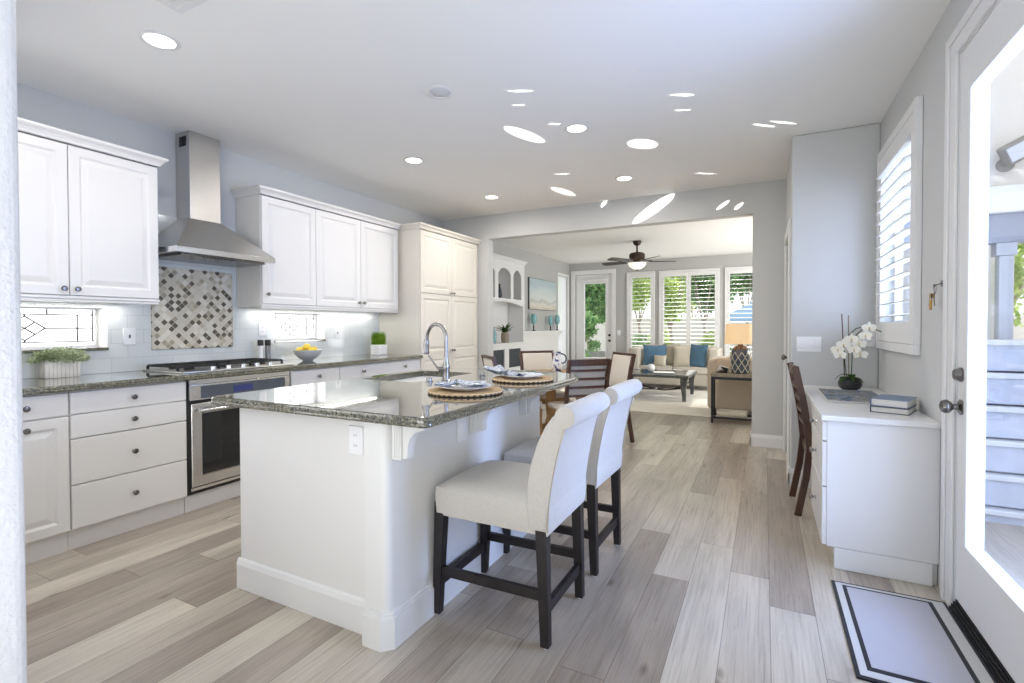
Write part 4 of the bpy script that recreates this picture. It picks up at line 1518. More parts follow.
st = make_stool()
st['label'] = 'nearer oatmeal linen bar stool with rolled back and dark legs'
s2 = copy_tree(st)
s2.location = (-0.997, 2.585, 0)
s2.rotation_euler = (0, 0, radians(-1.5))
s2['label'] = 'farther oatmeal linen bar stool partly behind the nearer one'


# ------------------------------------------------------------------ dining set
def chair_frame(t, h, mat, slats, group_=None):
    """local: faces +x, origin at floor centre"""
    for s in (-1, 1):
        y = s * 0.205
        mb = MB()
        pts = [(-0.27, 0.0), (-0.225, 0.25), (-0.205, 0.45), (-0.22, 0.62), (-0.25, 0.80), (-0.29, h)]
        for (a, b), (c, d) in zip(pts, pts[1:]):
            mb.bar((a, y, b - (0.004 if b else 0)), (c, y, d + (0.0 if d == h else 0.004)), 0.026, 0.040, up=(1, 0, 0))
        mb.build('rear_leg', mat, t, world=False)
        mb = MB()
        pts = [(0.215, 0.0), (0.195, 0.2), (0.20, 0.42)]
        for (a, b), (c, d) in zip(pts, pts[1:]):
            mb.bar((a, y, b), (c, y, d), 0.030, 0.032, 0.038, 0.040, up=(1, 0, 0))
        mb.build('front_leg', 'honey' if group_ else mat, t, world=False)  # on dining chairs, sun on the walnut leg is painted in as honey
    mb = MB()
    mb.bar((-0.2, -0.205, 0.415), (0.2, -0.205, 0.415), 0.024, 0.055)
    mb.bar((-0.2, 0.205, 0.415), (0.2, 0.205, 0.415), 0.024, 0.055)
    mb.bar((0.2, -0.19, 0.415), (0.2, 0.19, 0.415), 0.024, 0.055)
    mb.bar((-0.2, -0.19, 0.415), (-0.2, 0.19, 0.415), 0.024, 0.055)
    mb.build('seat_frame', 'honey' if group_ else mat, t, world=False)  # dining chair frames get their sunlit tone from the honey colour
    MB().box(-0.19, 0.225, -0.222, 0.222, 0.442, 0.495, 0.022, 4).build('seat', 'cream_fabric', t, world=False, smooth=60)


def make_slat_chair(name, label, cat, h=0.96, group=None):
    t = thing(name, label, cat, (0, 0, 0), group=group)
    chair_frame(t, h, 'walnut', True, group)
    if group:
        ang = math.atan2(0.07, h - 0.62)
        MB().rot_box((-0.222, 0, 0.765), 0.03, 0.375, 0.33, Matrix.Rotation(-ang, 3, 'Y'), 0.010, 3).build('back_pad', 'cream_fabric', t, world=False, smooth=60)
    n = 5
    for k in range(n):
        z = [h - 0.025, 0.845, 0.765, 0.685, 0.605][k]
        x = -0.22 - (z - 0.62) / (h - 0.62) * 0.068 if z > 0.62 else -0.22
        hh = [0.060, 0.022, 0.022, 0.022, 0.022][k]
        mb = MB()
        mb.prism([(-0.203 + 0.406 * i / 8, 0.012 * (1 - (2 * i / 8 - 1) ** 2)) for i in range(9)] + [(0.203 - 0.406 * i / 8, 0.012 * (1 - (2 * i / 8 - 1) ** 2) + 0.016) for i in range(9)], (x + 0.006, 0, z - hh / 2), Y1, -X1, Z1, hh)
        mb.build('top_rail' if k == 0 else 'slat', 'walnut', t, world=False)
    return t


def make_pad_chair(name, label, cat, h=0.985, group=None):
    t = thing(name, label, cat, (0, 0, 0), group=group)
    chair_frame(t, h, 'walnut', False, group)
    MB().bar((-0.288, -0.205, h - 0.012), (-0.288, 0.205, h - 0.012), 0.028, 0.030, bev=0.004).build('top_rail', 'walnut', t, world=False)
    MB().bar((-0.212, -0.195, 0.56), (-0.212, 0.195, 0.56), 0.022, 0.03).build('lower_rail', 'walnut', t, world=False)
    d = Vector((-0.285 + 0.215, 0, 0.965 - 0.575))
    ang = math.atan2(-d.x, d.z)
    mb = MB().rot_box((-0.243, 0, 0.750), 0.045, 0.380, 0.365, Matrix.Rotation(-ang, 3, 'Y'), 0.014, 3)
    mb.build('back_pad', 'cream_fabric', t, world=False, smooth=60)
    return t


TX, TY = -2.04, 4.89
dt = thing('dining_table', 'round honey wood pedestal dining table mostly hidden behind the island', 'table', (TX, TY, 0))
MB().lathe([(0, 0.0), (0.52, 0.0), (0.545, 0.008), (0.55, 0.018), (0.545, 0.028), (0.52, 0.032), (0, 0.032)], (TX, TY, 0.715), seg=48).build('tabletop', 'honey', dt)
MB().lathe([(0.08, 0), (0.07, 0.06), (0.045, 0.16), (0.055, 0.28), (0.06, 0.38), (0.045, 0.5), (0.09, 0.585), (0, 0.585)], (TX, TY, 0.13), seg=24).build('pedestal', 'honey', dt)
for k in range(4):
    a = k * pi / 2
    mb = MB()
    pts = [Vector((TX + cos(a) * r, TY + sin(a) * r, z)) for r, z in ((0.05, 0.19), (0.16, 0.15), (0.28, 0.07), (0.36, 0.03))]
    for p, q in zip(pts, pts[1:]):
        mb.bar(p, q, 0.05, 0.055)
    mb.build('foot', 'honey', dt)

dg = 'dining chairs around the round table'
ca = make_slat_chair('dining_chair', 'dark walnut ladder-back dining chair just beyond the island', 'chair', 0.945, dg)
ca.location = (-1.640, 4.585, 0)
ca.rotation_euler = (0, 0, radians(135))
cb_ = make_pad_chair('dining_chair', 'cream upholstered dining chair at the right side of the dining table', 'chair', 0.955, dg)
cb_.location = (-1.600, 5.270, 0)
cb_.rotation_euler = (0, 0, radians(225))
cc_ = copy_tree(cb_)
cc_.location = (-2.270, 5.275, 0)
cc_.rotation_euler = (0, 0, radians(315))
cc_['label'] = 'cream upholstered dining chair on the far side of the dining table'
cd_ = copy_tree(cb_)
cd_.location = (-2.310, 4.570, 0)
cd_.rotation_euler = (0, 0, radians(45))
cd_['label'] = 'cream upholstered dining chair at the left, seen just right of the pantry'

pz = 0.748
jx, jy = -2.07, 5.14
jg = thing('pitcher', 'white and blue glazed pitcher on the dining table', 'pitcher', (jx, jy, pz))
MB().lathe([(0, 0), (0.045, 0), (0.05, 0.006), (0.062, 0.05), (0.058, 0.10), (0.042, 0.15), (0.038, 0.19), (0.048, 0.225), (0.044, 0.225), (0.034, 0.19), (0.036, 0.15), (0, 0.14)], (jx, jy, pz), seg=24).build('jug', 'pitcher', jg)
MB().tube(arc((jx + 0.045, jy + 0.02, pz + 0.145), 0.055, pi * 0.65, -pi * 0.55, 12, (0.9, 0.43, 0), Z1), 0.008, 8).build('handle', 'book_navy', jg)

# ------------------------------------------------------------------ ceiling fittings
def downlight(x, y, label, lit=True):
    t = thing('recessed_light', label, 'ceiling light', (x, y, CE), group='recessed ceiling lights')
    mb = MB()
    mb.lathe([(0.088, 0), (0.092, -0.003), (0.088, -0.006), (0.070, -0.006), (0.070, -0.001)], (x, y, CE - 0.0005), seg=32)
    mb.build('trim_ring', 'trim', t)
    MB().lathe([(0.070, 0.0), (0.066, -0.003), (0, -0.004)], (x, y, CE - 0.001), seg=32).build('lens', 'bulb' if lit else 'unlit', t)
    if lit:
        l = lamp('downlight', 'AREA', (x, y, CE - 0.02), (0, 0, -1), 7.6, (1.0, 0.94, 0.87), shape='DISK', size=0.12)
        l.parent = t
        l.location = (0, 0, -0.02)


downlight(-2.79, 1.457, 'lit recessed ceiling light above the left counter, closest to viewer')
downlight(-2.79, 3.53, 'lit recessed ceiling light in the left row, second from the viewer')
downlight(-2.79, 4.94, 'lit recessed ceiling light in the left row, near the beam')
downlight(-1.26, 3.525, 'lit recessed ceiling light above the island, in the right row')
downlight(-1.26, 4.93, 'lit recessed ceiling light in the right row, near the beam')
downlight(-1.835, 2.587, 'unlit round ceiling fitting above the middle of the island', False)
mb = MB()
mb.box(-2.46, -2.16, 1.08, 1.38, CE - 0.006, CE - 0.0005, 0.002)
for k in range(8):
    mb.box(-2.44, -2.18, 1.105 + k * 0.034, 1.118 + k * 0.034, CE - 0.012, CE - 0.006)
tag(mb.build('ceiling_vent', 'trim'), 'white ceiling air vent above the near left of the kitchen', 'vent')

# ------------------------------------------------------------------ right wall: glazed door, shuttered window
d1 = sthing('door_1', (0.77, 2.35, 0))
mb = MB()
for y0, y1, z0, z1 in ((2.815, 2.925, 0, 2.445), (1.785, 1.895, 0, 2.445), (1.785, 2.925, 2.445, 2.545)):
    mb.box(0.738, 0.7495, y0, y1, z0, z1, 0.003)
for y0, y1, z0, z1 in ((2.885, 2.925, 0, 2.505), (1.785, 1.825, 0, 2.505), (1.785, 2.925, 2.505, 2.545)):
    mb.box(0.729, 0.7378, y0, y1, z0, z1, 0.003)
mb.build('casing', 'trim', d1)
mb = MB()
for y0, y1, z0, z1 in ((2.812, 2.834, 0, 2.459), (1.871, 1.893, 0, 2.459), (1.893, 2.812, 2.437, 2.459)):
    mb.box(0.7505, 0.849, y0, y1, z0, z1, 0.002)
mb.build('jamb', 'trim', d1)
LY0, LY1, LZ0, LZ1 = 1.897, 2.808, 0.058, 2.433
GY0, GY1, GZ0, GZ1 = 2.01, 2.69, 0.315, 2.255
lf = wall_cells(MB(), 'x', 0.755, 0.799, LY0, LY1, LZ0, LZ1, [(GY0 + 0.012, GY1 - 0.012, GZ0 + 0.012, GZ1 - 0.012)]).build('door_leaf', 'trim', d1)
mb = MB()
for (a0, a1, b0, b1) in ((GY0 - 0.016, GY1 + 0.016, GZ0 - 0.016, GZ0 + 0.02), (GY0 - 0.016, GY1 + 0.016, GZ1 - 0.02, GZ1 + 0.016), (GY0 - 0.016, GY0 + 0.02, GZ0 + 0.02, GZ1 - 0.02), (GY1 - 0.02, GY1 + 0.016, GZ0 + 0.02, GZ1 - 0.02)):
    mb.box(0.746, 0.808, a0, a1, b0, b1, 0.004, 2)
mb.build('lite_frame', 'trim', lf)
MB().box(0.774, 0.780, GY0 + 0.013, GY1 - 0.013, GZ0 + 0.013, GZ1 - 0.013).build('pane', 'glass', lf)
MB().lathe([(0.031, 0), (0.031, 0.008), (0.027, 0.012), (0.024, 0.024), (0.020, 0.028), (0, 0.028)], (0.7548, 2.757, 1.045), (-1, 0, 0), 24).build('deadbolt', 'nickel', d1)
MB().lathe([(0.033, 0), (0.033, 0.006), (0.026, 0.010), (0.013, 0.014), (0.012, 0.030), (0.022, 0.036), (0.029, 0.046), (0.030, 0.056), (0.024, 0.068), (0.010, 0.074), (0, 0.074)], (0.7548, 2.757, 0.905), (-1, 0, 0), 24).build('door_knob', 'nickel', d1)
mb = MB()
mb.box(0.754, 0.8495, 1.898, 2.807, 0.0, 0.050, 0.003)
for k in range(3):
    mb.box(0.732 + k * 0.007, 0.737 + k * 0.007, 1.90, 2.805, 0.001, 0.018 + 0.012 * k, 0.001)
mb.build('threshold', 'rubber', d1)


def shutter(name, label, loc, rz, w, z0, z1, panels, tilt, rail=0.10, stile=0.05, fr=0.05, pitch=0.085, lw=0.085, group=None, bottom=None):
    """plantation shutter: local x across, local -y into the room, origin at the sill centre on the wall face"""
    t = thing(name, label, 'shutter', loc, rz, group)
    h = z1 - z0
    mb = MB()
    for a0, a1, b0, b1 in ((-w / 2, w / 2, 0, fr), (-w / 2, w / 2, h - fr, h), (-w / 2, -w / 2 + fr, fr, h - fr), (w / 2 - fr, w / 2, fr, h - fr)):
        mb.box(a0, a1, -0.034, -0.001, b0, b1, 0.004)
    mb.build('frame', 'trim', t, world=False)
    iw = (w - 2 * fr) / panels
    for p in range(panels):
        a0 = -w / 2 + fr + p * iw + 0.002
        a1 = a0 + iw - 0.004
        rb_ = bottom or rail
        mb = MB()
        mb.box(a0, a0 + stile, -0.030, 0.0, fr + 0.002, h - fr - 0.002, 0.003)
        mb.box(a1 - stile, a1, -0.030, 0.0, fr + 0.002, h - fr - 0.002, 0.003)
        mb.box(a0 + stile, a1 - stile, -0.030, 0.0, fr + 0.002, fr + rb_, 0.003)
        mb.box(a0 + stile, a1 - stile, -0.030, 0.0, h - fr - rail, h - fr - 0.002, 0.003)
        pn = mb.build('panel', 'trim', t, world=False)
        mb = MB()
        zz0, zz1 = fr + rb_, h - fr - rail
        n = max(1, int((zz1 - zz0) / pitch))
        pp = (zz1 - zz0) / n
        for k in range(n):
            zc = zz0 + (k + 0.5) * pp
            Rx = Matrix.Rotation(tilt, 3, 'X')
            mb.rot_box(((a0 + a1) / 2, -0.015, zc), a1 - a0 - 2 * stile - 0.003, lw, 0.009, Rx, 0.0035, 2)
        mb.build('louvres', 'trim', pn, world=False)
    return t


# window_3: right wall over the desk
w3 = sthing('window_3', (0.82, 3.87, 1.25))
mb = MB()
for a0, a1, b0, b1 in ((3.441, 4.299, 1.251, 1.29), (3.441, 4.299, 2.30, 2.339), (3.441, 3.48, 1.29, 2.30), (4.26, 4.299, 1.29, 2.30)):
    mb.box(0.805, 0.848, a0, a1, b0, b1, 0.002)
mb.build('window_frame', 'trim', w3)
MB().box(0.826, 0.831, 3.48, 4.26, 1.29, 2.30).build('pane', 'glass', w3)
shutter('plantation_shutter', 'white plantation shutter above the desk on the right wall', (XR, 3.868, 1.095), -pi / 2, 1.02, 1.095, 2.485, 1, radians(9), rail=0.10, stile=0.055, fr=0.055, pitch=0.078, lw=0.088, bottom=0.13)

# far windows
labs = ['narrow white plantation shutter beside the far garden door', 'wide two-panel white plantation shutter behind the loveseat', 'narrow white plantation shutter behind the table lamp']
for k, (a0, a1, b0, b1) in enumerate(WW):
    w = sthing('window_%d' % (4 + k), ((a0 + a1) / 2, YF + 0.1, b0))
    mb = MB()
    fr = 0.04
    for c0, c1, e0, e1 in ((a0 + 0.001, a1 - 0.001, b0 + 0.001, b0 + fr), (a0 + 0.001, a1 - 0.001, b1 - fr, b1 - 0.001), (a0 + 0.001, a0 + fr, b0 + fr, b1 - fr), (a1 - fr, a1 - 0.001, b0 + fr, b1 - fr)):
        mb.box(c0, c1, YF + 0.09, YF + 0.13, e0, e1, 0.002)
    mb.build('window_frame', 'trim', w)
    MB().box(a0 + fr, a1 - fr, YF + 0.108, YF + 0.113, b0 + fr, b1 - fr).build('pane', 'glass', w)
    shutter('plantation_shutter', labs[k], ((a0 + a1) / 2, YF, b0 - 0.05), 0, a1 - a0 + 0.10, b0 - 0.05, b1 + 0.06, 2 if k == 1 else 1, radians(4), rail=0.09, stile=0.045, fr=0.045, group='far wall shutters')

# tall side window with white drape in the living room
w7 = sthing('window_7', (XLL - 0.08, 10.73, 0.30))
mb = MB()
a0, a1, b0, b1 = WL
for c0, c1, e0, e1 in ((a0 - 0.05, a1 + 0.05, b0 - 0.05, b0), (a0 - 0.05, a1 + 0.05, b1, b1 + 0.05), (a0 - 0.05, a0, b0, b1), (a1, a1 + 0.05, b0, b1)):
    mb.box(XLL + 0.0005, XLL + 0.015, c0, c1, e0, e1, 0.004)
mb.build('casing', 'trim', w7)
MB().box(XLL - 0.10, XLL - 0.095, a0, a1, b0, b1).build('pane', 'glass', w7)
mb = MB()
mb.grid(lambda u, v: (XLL - 0.05 + 0.008 * sin(u * 40), a0 + 0.005 + u * (a1 - a0 - 0.01), b0 + 0.01 + v * (b1 - b0 - 0.02)), 60, 2)
mb.build('roller_shade', 'sheer', w7)
w8 = sthing('window_8', (XRL + 0.07, 8.6, 0.4))
MB().box(XRL + 0.06, XRL + 0.065, 7.001, 10.199, 0.401, 2.399).build('pane', 'glass', w8)

# far garden door
d2 = sthing('door_2', (-3.585, YF, 0))
mb = MB()
for x0, x1, z0, z1 in ((-4.14, -4.03, 0, 2.47), (-3.14, -3.05, 0, 2.47), (-4.14, -3.05, 2.47, 2.57)):
    mb.box(x0, x1, YF - 0.022, YF - 0.0005, z0, z1, 0.005)
mb.build('casing', 'trim', d2)
lf = wall_cells(MB(), 'y', YF + 0.03, YF + 0.075, -4.02, -3.15, 0.02, 2.46, [(-3.83, -3.285, 0.50, 2.27)]).build('door_leaf', 'trim', d2)
mb = MB()
for c0, c1, e0, e1 in ((-3.86, -3.255, 0.47, 0.515), (-3.86, -3.255, 2.255, 2.30), (-3.86, -3.815, 0.515, 2.255), (-3.30, -3.255, 0.515, 2.255)):
    mb.box(c0, c1, YF + 0.018, YF + 0.085, e0, e1, 0.004)
mb.build('lite_frame', 'trim', lf)
MB().box(-3.815, -3.30, YF + 0.05, YF + 0.055, 0.515, 2.255).build('pane', 'glass', lf)
MB().tube([(-3.85, YF - 0.005, 2.335), (-3.26, YF - 0.005, 2.335)], 0.035, 12).build('shade_roll', 'trim', d2)
for z in (1.045, 0.915):
    MB().lathe([(0.03, 0), (0.03, 0.008), (0.02, 0.014), (0.022, 0.045 if z < 1 else 0.02), (0, 0.05 if z < 1 else 0.022)], (-3.205, YF + 0.029, z), (0, -1, 0), 16).build('door_knob' if z < 1 else 'deadbolt', 'bronze', d2)
plate('white switch on the far wall right of the garden door', (-2.975, YF - 0.0005, 1.10), -Y1, 0.075, 0.118, 'rocker', 'light_switch', cat='switch')

# ------------------------------------------------------------------ desk alcove
dk = thing('desk', 'white built-in desk with three drawers below the shuttered window', 'desk', (0.5, 3.72, 0))
mb = MB()
mb.box(0.262, 0.7485, 2.985, 4.4485, 0.765, 0.795, 0.006, 3)
mb.build('desktop', 'white', dk)
mb = MB()
mb.box(0.292, 0.7485, 3.010, 3.64, 0.112, 0.7645, 0.002)
mb.build('pedestal', 'white', dk)
MB().box(0.34, 0.7485, 3.035, 3.63, 0.0, 0.1115, 0.003).build('plinth', 'white', dk)
mb = MB().box(0.325, 0.7265, 3.010, 3.0345, 0.0, 0.110, 0.005)
mb.build('base_moulding', 'trim', dk)
MB().box(0.30, 0.7485, 4.425, 4.4485, 0.0, 0.7645).build('end_panel', 'white', dk)
MB().box(0.73, 0.7485, 3.64, 4.425, 0.10, 0.7645).build('back_panel', 'white', dk)
for z0, z1, in ((0.660, 0.757), (0.424, 0.652), (0.118, 0.416)):
    d = MB().loft_rect((0.270, 3.636, z0), -Y1, Z1, -X1, 0.622, z1 - z0, [(0, -0.0215), (0, -0.004), (0.002, -0.001), (0.006, 0)]).build('drawer', 'white', dk)
    knob(d, (0.270, 3.325, (z0 + z1) / 2), (-1, 0, 0), 'chrome', 1.1)
MB().loft_rect((0.275, 4.42, 0.68), -Y1, Z1, -X1, 0.775, 0.077, [(0, -0.02), (0, -0.003), (0.004, 0)]).build('pencil_drawer', 'white', dk)

dc = make_slat_chair('desk_chair', 'dark walnut ladder-back chair tucked into the desk', 'chair', 0.985)
dc.location = (0.465, 3.965, 0)
dc.rotation_euler = (0, 0, radians(2))

plate('white four-gang switch plate on the alcove wall above the desk', (0.307, 4.4495, 1.113), -Y1, 0.165, 0.118, 'rocker', 'light_switch', 4, 'switch')
plate('small white outlet in the alcove corner behind the orchid', (0.690, 4.4495, 1.16), -Y1, 0.072, 0.118, 'socket')

# orchid
ox, oy, oz = 0.548, 4.25, 0.796
oc = thing('potted_orchid', 'white orchid in a black bowl pot on the desk', 'plant', (ox, oy, oz))
pot = MB().lathe([(0, 0), (0.045, 0), (0.062, 0.012), (0.074, 0.038), (0.070, 0.064), (0.052, 0.082), (0.047, 0.080), (0.060, 0.062), (0, 0.058)], (ox, oy, oz), seg=28).build('pot', 'pot_black', oc)
MB().sphere((ox, oy, oz + 0.070), 0.048, 0.048, 0.022, 14, 8).build('moss', 'soil', pot)
ro = random.Random(11)
mb = MB()
for k in range(7):
    a = k * 2 * pi / 7 + 0.3
    L = ro.uniform(0.07, 0.115)
    s = Vector((-sin(a), cos(a), 0))
    d = Vector((cos(a), sin(a), 0))
    prevp = None
    for j in range(7):
        q = j / 6
        c = Vector((ox, oy, oz + 0.075)) + d * (L * q) + Z1 * (0.085 * q - 0.11 * q * q + (0.02 if k % 2 else 0))
        w = 0.022 * sin(pi * min(1, 0.15 + 0.85 * q)) + 0.002
        pr = (mb.bm.verts.new(c - s * w), mb.bm.verts.new(c - Z1 * 0.004), mb.bm.verts.new(c + s * w))
        if prevp:
            mb.bm.faces.new((prevp[0], prevp[1], pr[1], pr[0]))
            mb.bm.faces.new((prevp[1], prevp[2], pr[2], pr[1]))
        prevp = pr
mb.build('leaves', 'leaf_dark', oc)
stems = []
for k, (dx, top, bx, by) in enumerate(((-0.035, 0.42, 0.10, -0.03), (0.012, 0.36, 0.13, -0.05))):
    p0 = Vector((ox + dx * 0.5, oy, oz + 0.07))
    pts = [p0, p0 + Vector((dx * 0.4, 0, 0.12)), p0 + Vector((dx * 0.5, 0, 0.22)), p0 + Vector((0.02 + dx * 0.4, by * 0.3, 0.32)), p0 + Vector((bx * 0.5, by * 0.6, 0.37)), p0 + Vector((bx, by, 0.385 - 0.02 * k)), p0 + Vector((bx + 0.05, by, 0.37 - 0.03 * k))]
    MB().tube(pts, 0.0032, 7).build('flower_stem', 'leaf_dark', oc)
    stems.append(pts)
for dx, h, m in ((-0.050, 0.545, 'walnut'), (-0.010, 0.535, 'greywood')):
    MB().tube([(ox + dx * 0.6, oy + 0.01, oz + 0.06), (ox + dx, oy + 0.02, oz + h)], 0.0035, 7).build('support_stake', m, oc)


def bloom(c, face, s):
    c, f = Vector(c), Vector(face).normalized()
    u = f.cross(Z1).normalized()
    v = u.cross(f)
    mb = MB()
    for k, (an, L, W) in enumerate(((90, 1.0, 0.5), (210, 1.0, 0.5), (330, 1.0, 0.5), (10, 1.05, 0.95), (170, 1.05, 0.95))):
        a = radians(an)
        d = u * cos(a) + v * sin(a)
        e_ = -u * sin(a) + v * cos(a)
        cen = mb.bm.verts.new(c + f * (0.002 * k))
        ring = []
        for j in range(9):
            q = j / 8
            w = W * 0.5 * sin(pi * q) ** 0.7
            ring.append((q, w))
        A = [mb.bm.verts.new(c + d * (s * L * q) + e_ * (s * w) + f * (0.002 * k + 0.012 * q * (1 - q) + 0.006 * q)) for q, w in ring[1:]]
        B = [mb.bm.verts.new(c + d * (s * L * q) - e_ * (s * w) + f * (0.002 * k + 0.012 * q * (1 - q) + 0.006 * q)) for q, w in ring[1:-1]]
        loop = [cen] + A + list(reversed(B))
        mb.bm.faces.new(loop)
    mb.sphere(c + f * 0.010, 0.005, 0.005, 0.006, 8, 6, mat=1)
    return mb.build('blossom', ['petal', 'lemon'], oc)


fpos = [(-0.075, -0.02, 0.285), (-0.045, -0.05, 0.325), (0.005, -0.05, 0.365), (0.045, -0.055, 0.33), (0.085, -0.06, 0.385), (0.055, -0.04, 0.255), (0.105, -0.05, 0.445), (0.02, -0.06, 0.29), (-0.06, -0.03, 0.25)]
for dx, dy, dz in fpos:
    bloom((ox + dx, oy + dy, oz + dz), (-0.4 + ro.uniform(-0.3, 0.3), -1, 0.1 + ro.uniform(-0.2, 0.2)), 0.045)

# reading matter on the desk
mz = 0.796
mb = MB()
c0, ang = Vector((0.505, 3.80, 0)), radians(0)
Rz = Matrix.Rotation(ang, 3, 'Z')
mg = thing('magazine', 'large glossy picture book lying flat on the desk', 'magazine', (0.505, 3.80, mz))
MB().rot_box((0.500, 3.81, mz + 0.006), 0.305, 0.59, 0.010, Rz, 0.001).build('pages', 'pages', mg)
MB().rot_box((0.500, 3.81, mz + 0.0125), 0.31, 0.60, 0.0025, Rz).build('cover', 'magazine', mg)


def book(label, c, z, h, w, d, ang, cov):
    t = thing('book', label, 'book', (c[0], c[1], z), group='books on the desk')
    Rz = Matrix.Rotation(ang, 3, 'Z')
    cc = Vector((c[0], c[1], z + h / 2))
    MB().rot_box(cc + Rz @ Vector((0, 0.003, 0)), w - 0.008, d - 0.01, h - 0.006, Rz).build('pages', 'pages', t)
    for s in (-1, 1):
        MB().rot_box(cc + Vector((0, 0, s * (h / 2 - 0.0014))), w, d, 0.0028, Rz, 0.0005).build('cover', cov, t)
    MB().rot_box(cc + Rz @ Vector((-w / 2 + 0.002, 0, 0)), 0.004, d, h - 0.004, Rz).build('spine', cov, t)


book('navy hardback at the bottom of the book pile on the desk', (0.622, 3.295), 0.7955, 0.032, 0.165, 0.235, radians(-20), 'book_navy')
book('slate blue hardback on top of the navy book', (0.625, 3.305), 0.8277, 0.040, 0.160, 0.230, radians(-22), 'book_blue')

# keys by the door
ky = thing('keys', 'bunch of keys with brass tag hanging beside the glazed door', 'keys', (0.735, 3.01, 1.40))
MB().lathe([(0.016, 0), (0.016, 0.004), (0, 0.005)], (0.7495, 3.01, 1.455), (-1, 0, 0), 14).build('hook_plate', 'nickel', ky)
MB().tube([(0.745, 3.01, 1.455), (0.725, 3.01, 1.45), (0.716, 3.01, 1.435), (0.718, 3.01, 1.452)], 0.003, 8).build('hook', 'nickel', ky)
MB().tube([(0.722, 3.01 + 0.016 * cos(a), 1.430 + 0.022 * sin(a)) for a in [2 * pi * k / 20 for k in range(20)]], 0.0016, 6, closed=True).build('key_ring', 'nickel', ky)
for k, (dy, an, m) in enumerate(((-0.006, -0.25, 'brass'), (0.004, 0.1, 'nickel'), (0.012, 0.45, 'brass'))):
    Rx = Matrix.Rotation(an, 3, 'X')
    b = Vector((0.716 - 0.004 * k, 3.01 + dy, 1.41))
    mb = MB()
    mb.lathe([(0.0125, -0.001), (0.0125, 0.001)], b + Rx @ Vector((0, 0, -0.012)), (1, 0, 0), 16)
    mb.rot_box(b + Rx @ Vector((0, 0, -0.042)), 0.002, 0.008, 0.040, Rx)
    mb.build('key', m, ky)
MB().rot_box((0.708, 3.02, 1.355), 0.008, 0.024, 0.05, Matrix.Rotation(0.15, 3, 'X'), 0.003).build('key_tag', 'brass', ky)

# door mat
dm = thing('door_mat', 'rectangular grey door mat with black and pale border bands', 'mat', (0.52, 2.48, 0))
mx0, mx1, my0, my1 = 0.298, 0.732, 2.10, 2.852
MB().box(mx0, mx1, my0, my1, 0.0005, 0.008, 0.002).build('outer_border', 'mat_black', dm)
MB().box(mx0 + 0.014, mx1 - 0.012, my0 + 0.018, my1 - 0.014, 0.008, 0.0092).build('pale_band', 'mat_light', dm)
MB().box(mx0 + 0.040, mx1 - 0.055, my0 + 0.055, my1 - 0.035, 0.0092, 0.0102).build('inner_border', 'mat_black', dm)
MB().box(mx0 + 0.056, mx1 - 0.073, my0 + 0.078, my1 - 0.050, 0.0102, 0.0114).build('centre', 'mat_grey', dm)

# ------------------------------------------------------------------ living room
tag(MB().box(-3.2, 1.6, 7.22, 10.3, 0.0005, 0.016, 0.005).build('area_rug', 'rug'), 'large cream area rug under the coffee table', 'rug')


def sofa(t, w, d, hb, ha, seats, mat, arm=0.20):
    """local: faces -y, origin at floor centre"""
    MB().box(-w / 2 + arm, w / 2 - arm, -d / 2 + 0.03, d / 2 - 0.18, 0.09, 0.31, 0.015, 3).build('base', mat, t, world=False)
    MB().box(-w / 2 + arm * 0.5, w / 2 - arm * 0.5, d / 2 - 0.20, d / 2, 0.09, hb, 0.05, 4).build('back', mat, t, world=False, smooth=60)
    for s in (-1, 1):
        x0, x1 = sorted((s * w / 2, s * (w / 2 - arm)))
        MB().box(x0, x1, -d / 2, d / 2 - 0.02, 0.09, ha, 0.045, 4).build('armrest', mat, t, world=False, smooth=60)
    sw = (w - 2 * arm) / seats
    for k in range(seats):
        a = -w / 2 + arm + k * sw
        MB().box(a + 0.004, a + sw - 0.004, -d / 2 + 0.01, d / 2 - 0.22, 0.312, 0.445, 0.035, 4).build('seat_cushion', mat, t, world=False, smooth=60)
        MB().rot_box((a + sw / 2, d / 2 - 0.27, 0.62), sw - 0.02, 0.16, 0.38, Matrix.Rotation(radians(-10), 3, 'X'), 0.05, 4).build('back_cushion', mat, t, world=False, smooth=60)
    for sx in (-1, 1):
        for sy in (-1, 1):
            MB().box(sx * (w / 2 - 0.08) - 0.03, sx * (w / 2 - 0.08) + 0.03, sy * (d / 2 - 0.08) - 0.03, sy * (d / 2 - 0.08) + 0.03, 0.0, 0.0895).build('foot', 'espresso', t, world=False)


lv = thing('loveseat', 'sand upholstered loveseat under the wide shuttered window', 'sofa', (-1.60, 10.42, 0.016))
sofa(lv, 1.70, 0.90, 0.84, 0.80, 2, 'sofa')
sf = thing('sofa', 'tan sofa seen from behind past the console table', 'sofa', (0.42, 7.76, 0.016))
sofa(sf, 2.25, 0.92, 0.80, 0.78, 3, 'sofa_tan', 0.2)
sf.rotation_euler = (0, 0, pi)


def pillow(label, c, w, h, t, mat, rz=0.0, lean=-14, roll=0):
    R3 = Matrix.Rotation(rz, 3, 'Z') @ Matrix.Rotation(radians(lean), 3, 'X') @ Matrix.Rotation(radians(roll), 3, 'Y')
    tag(MB().cushion(c, w, h, t, R3).build('throw_pillow', mat, smooth=70), label, 'pillow', 'pillows on the loveseat')


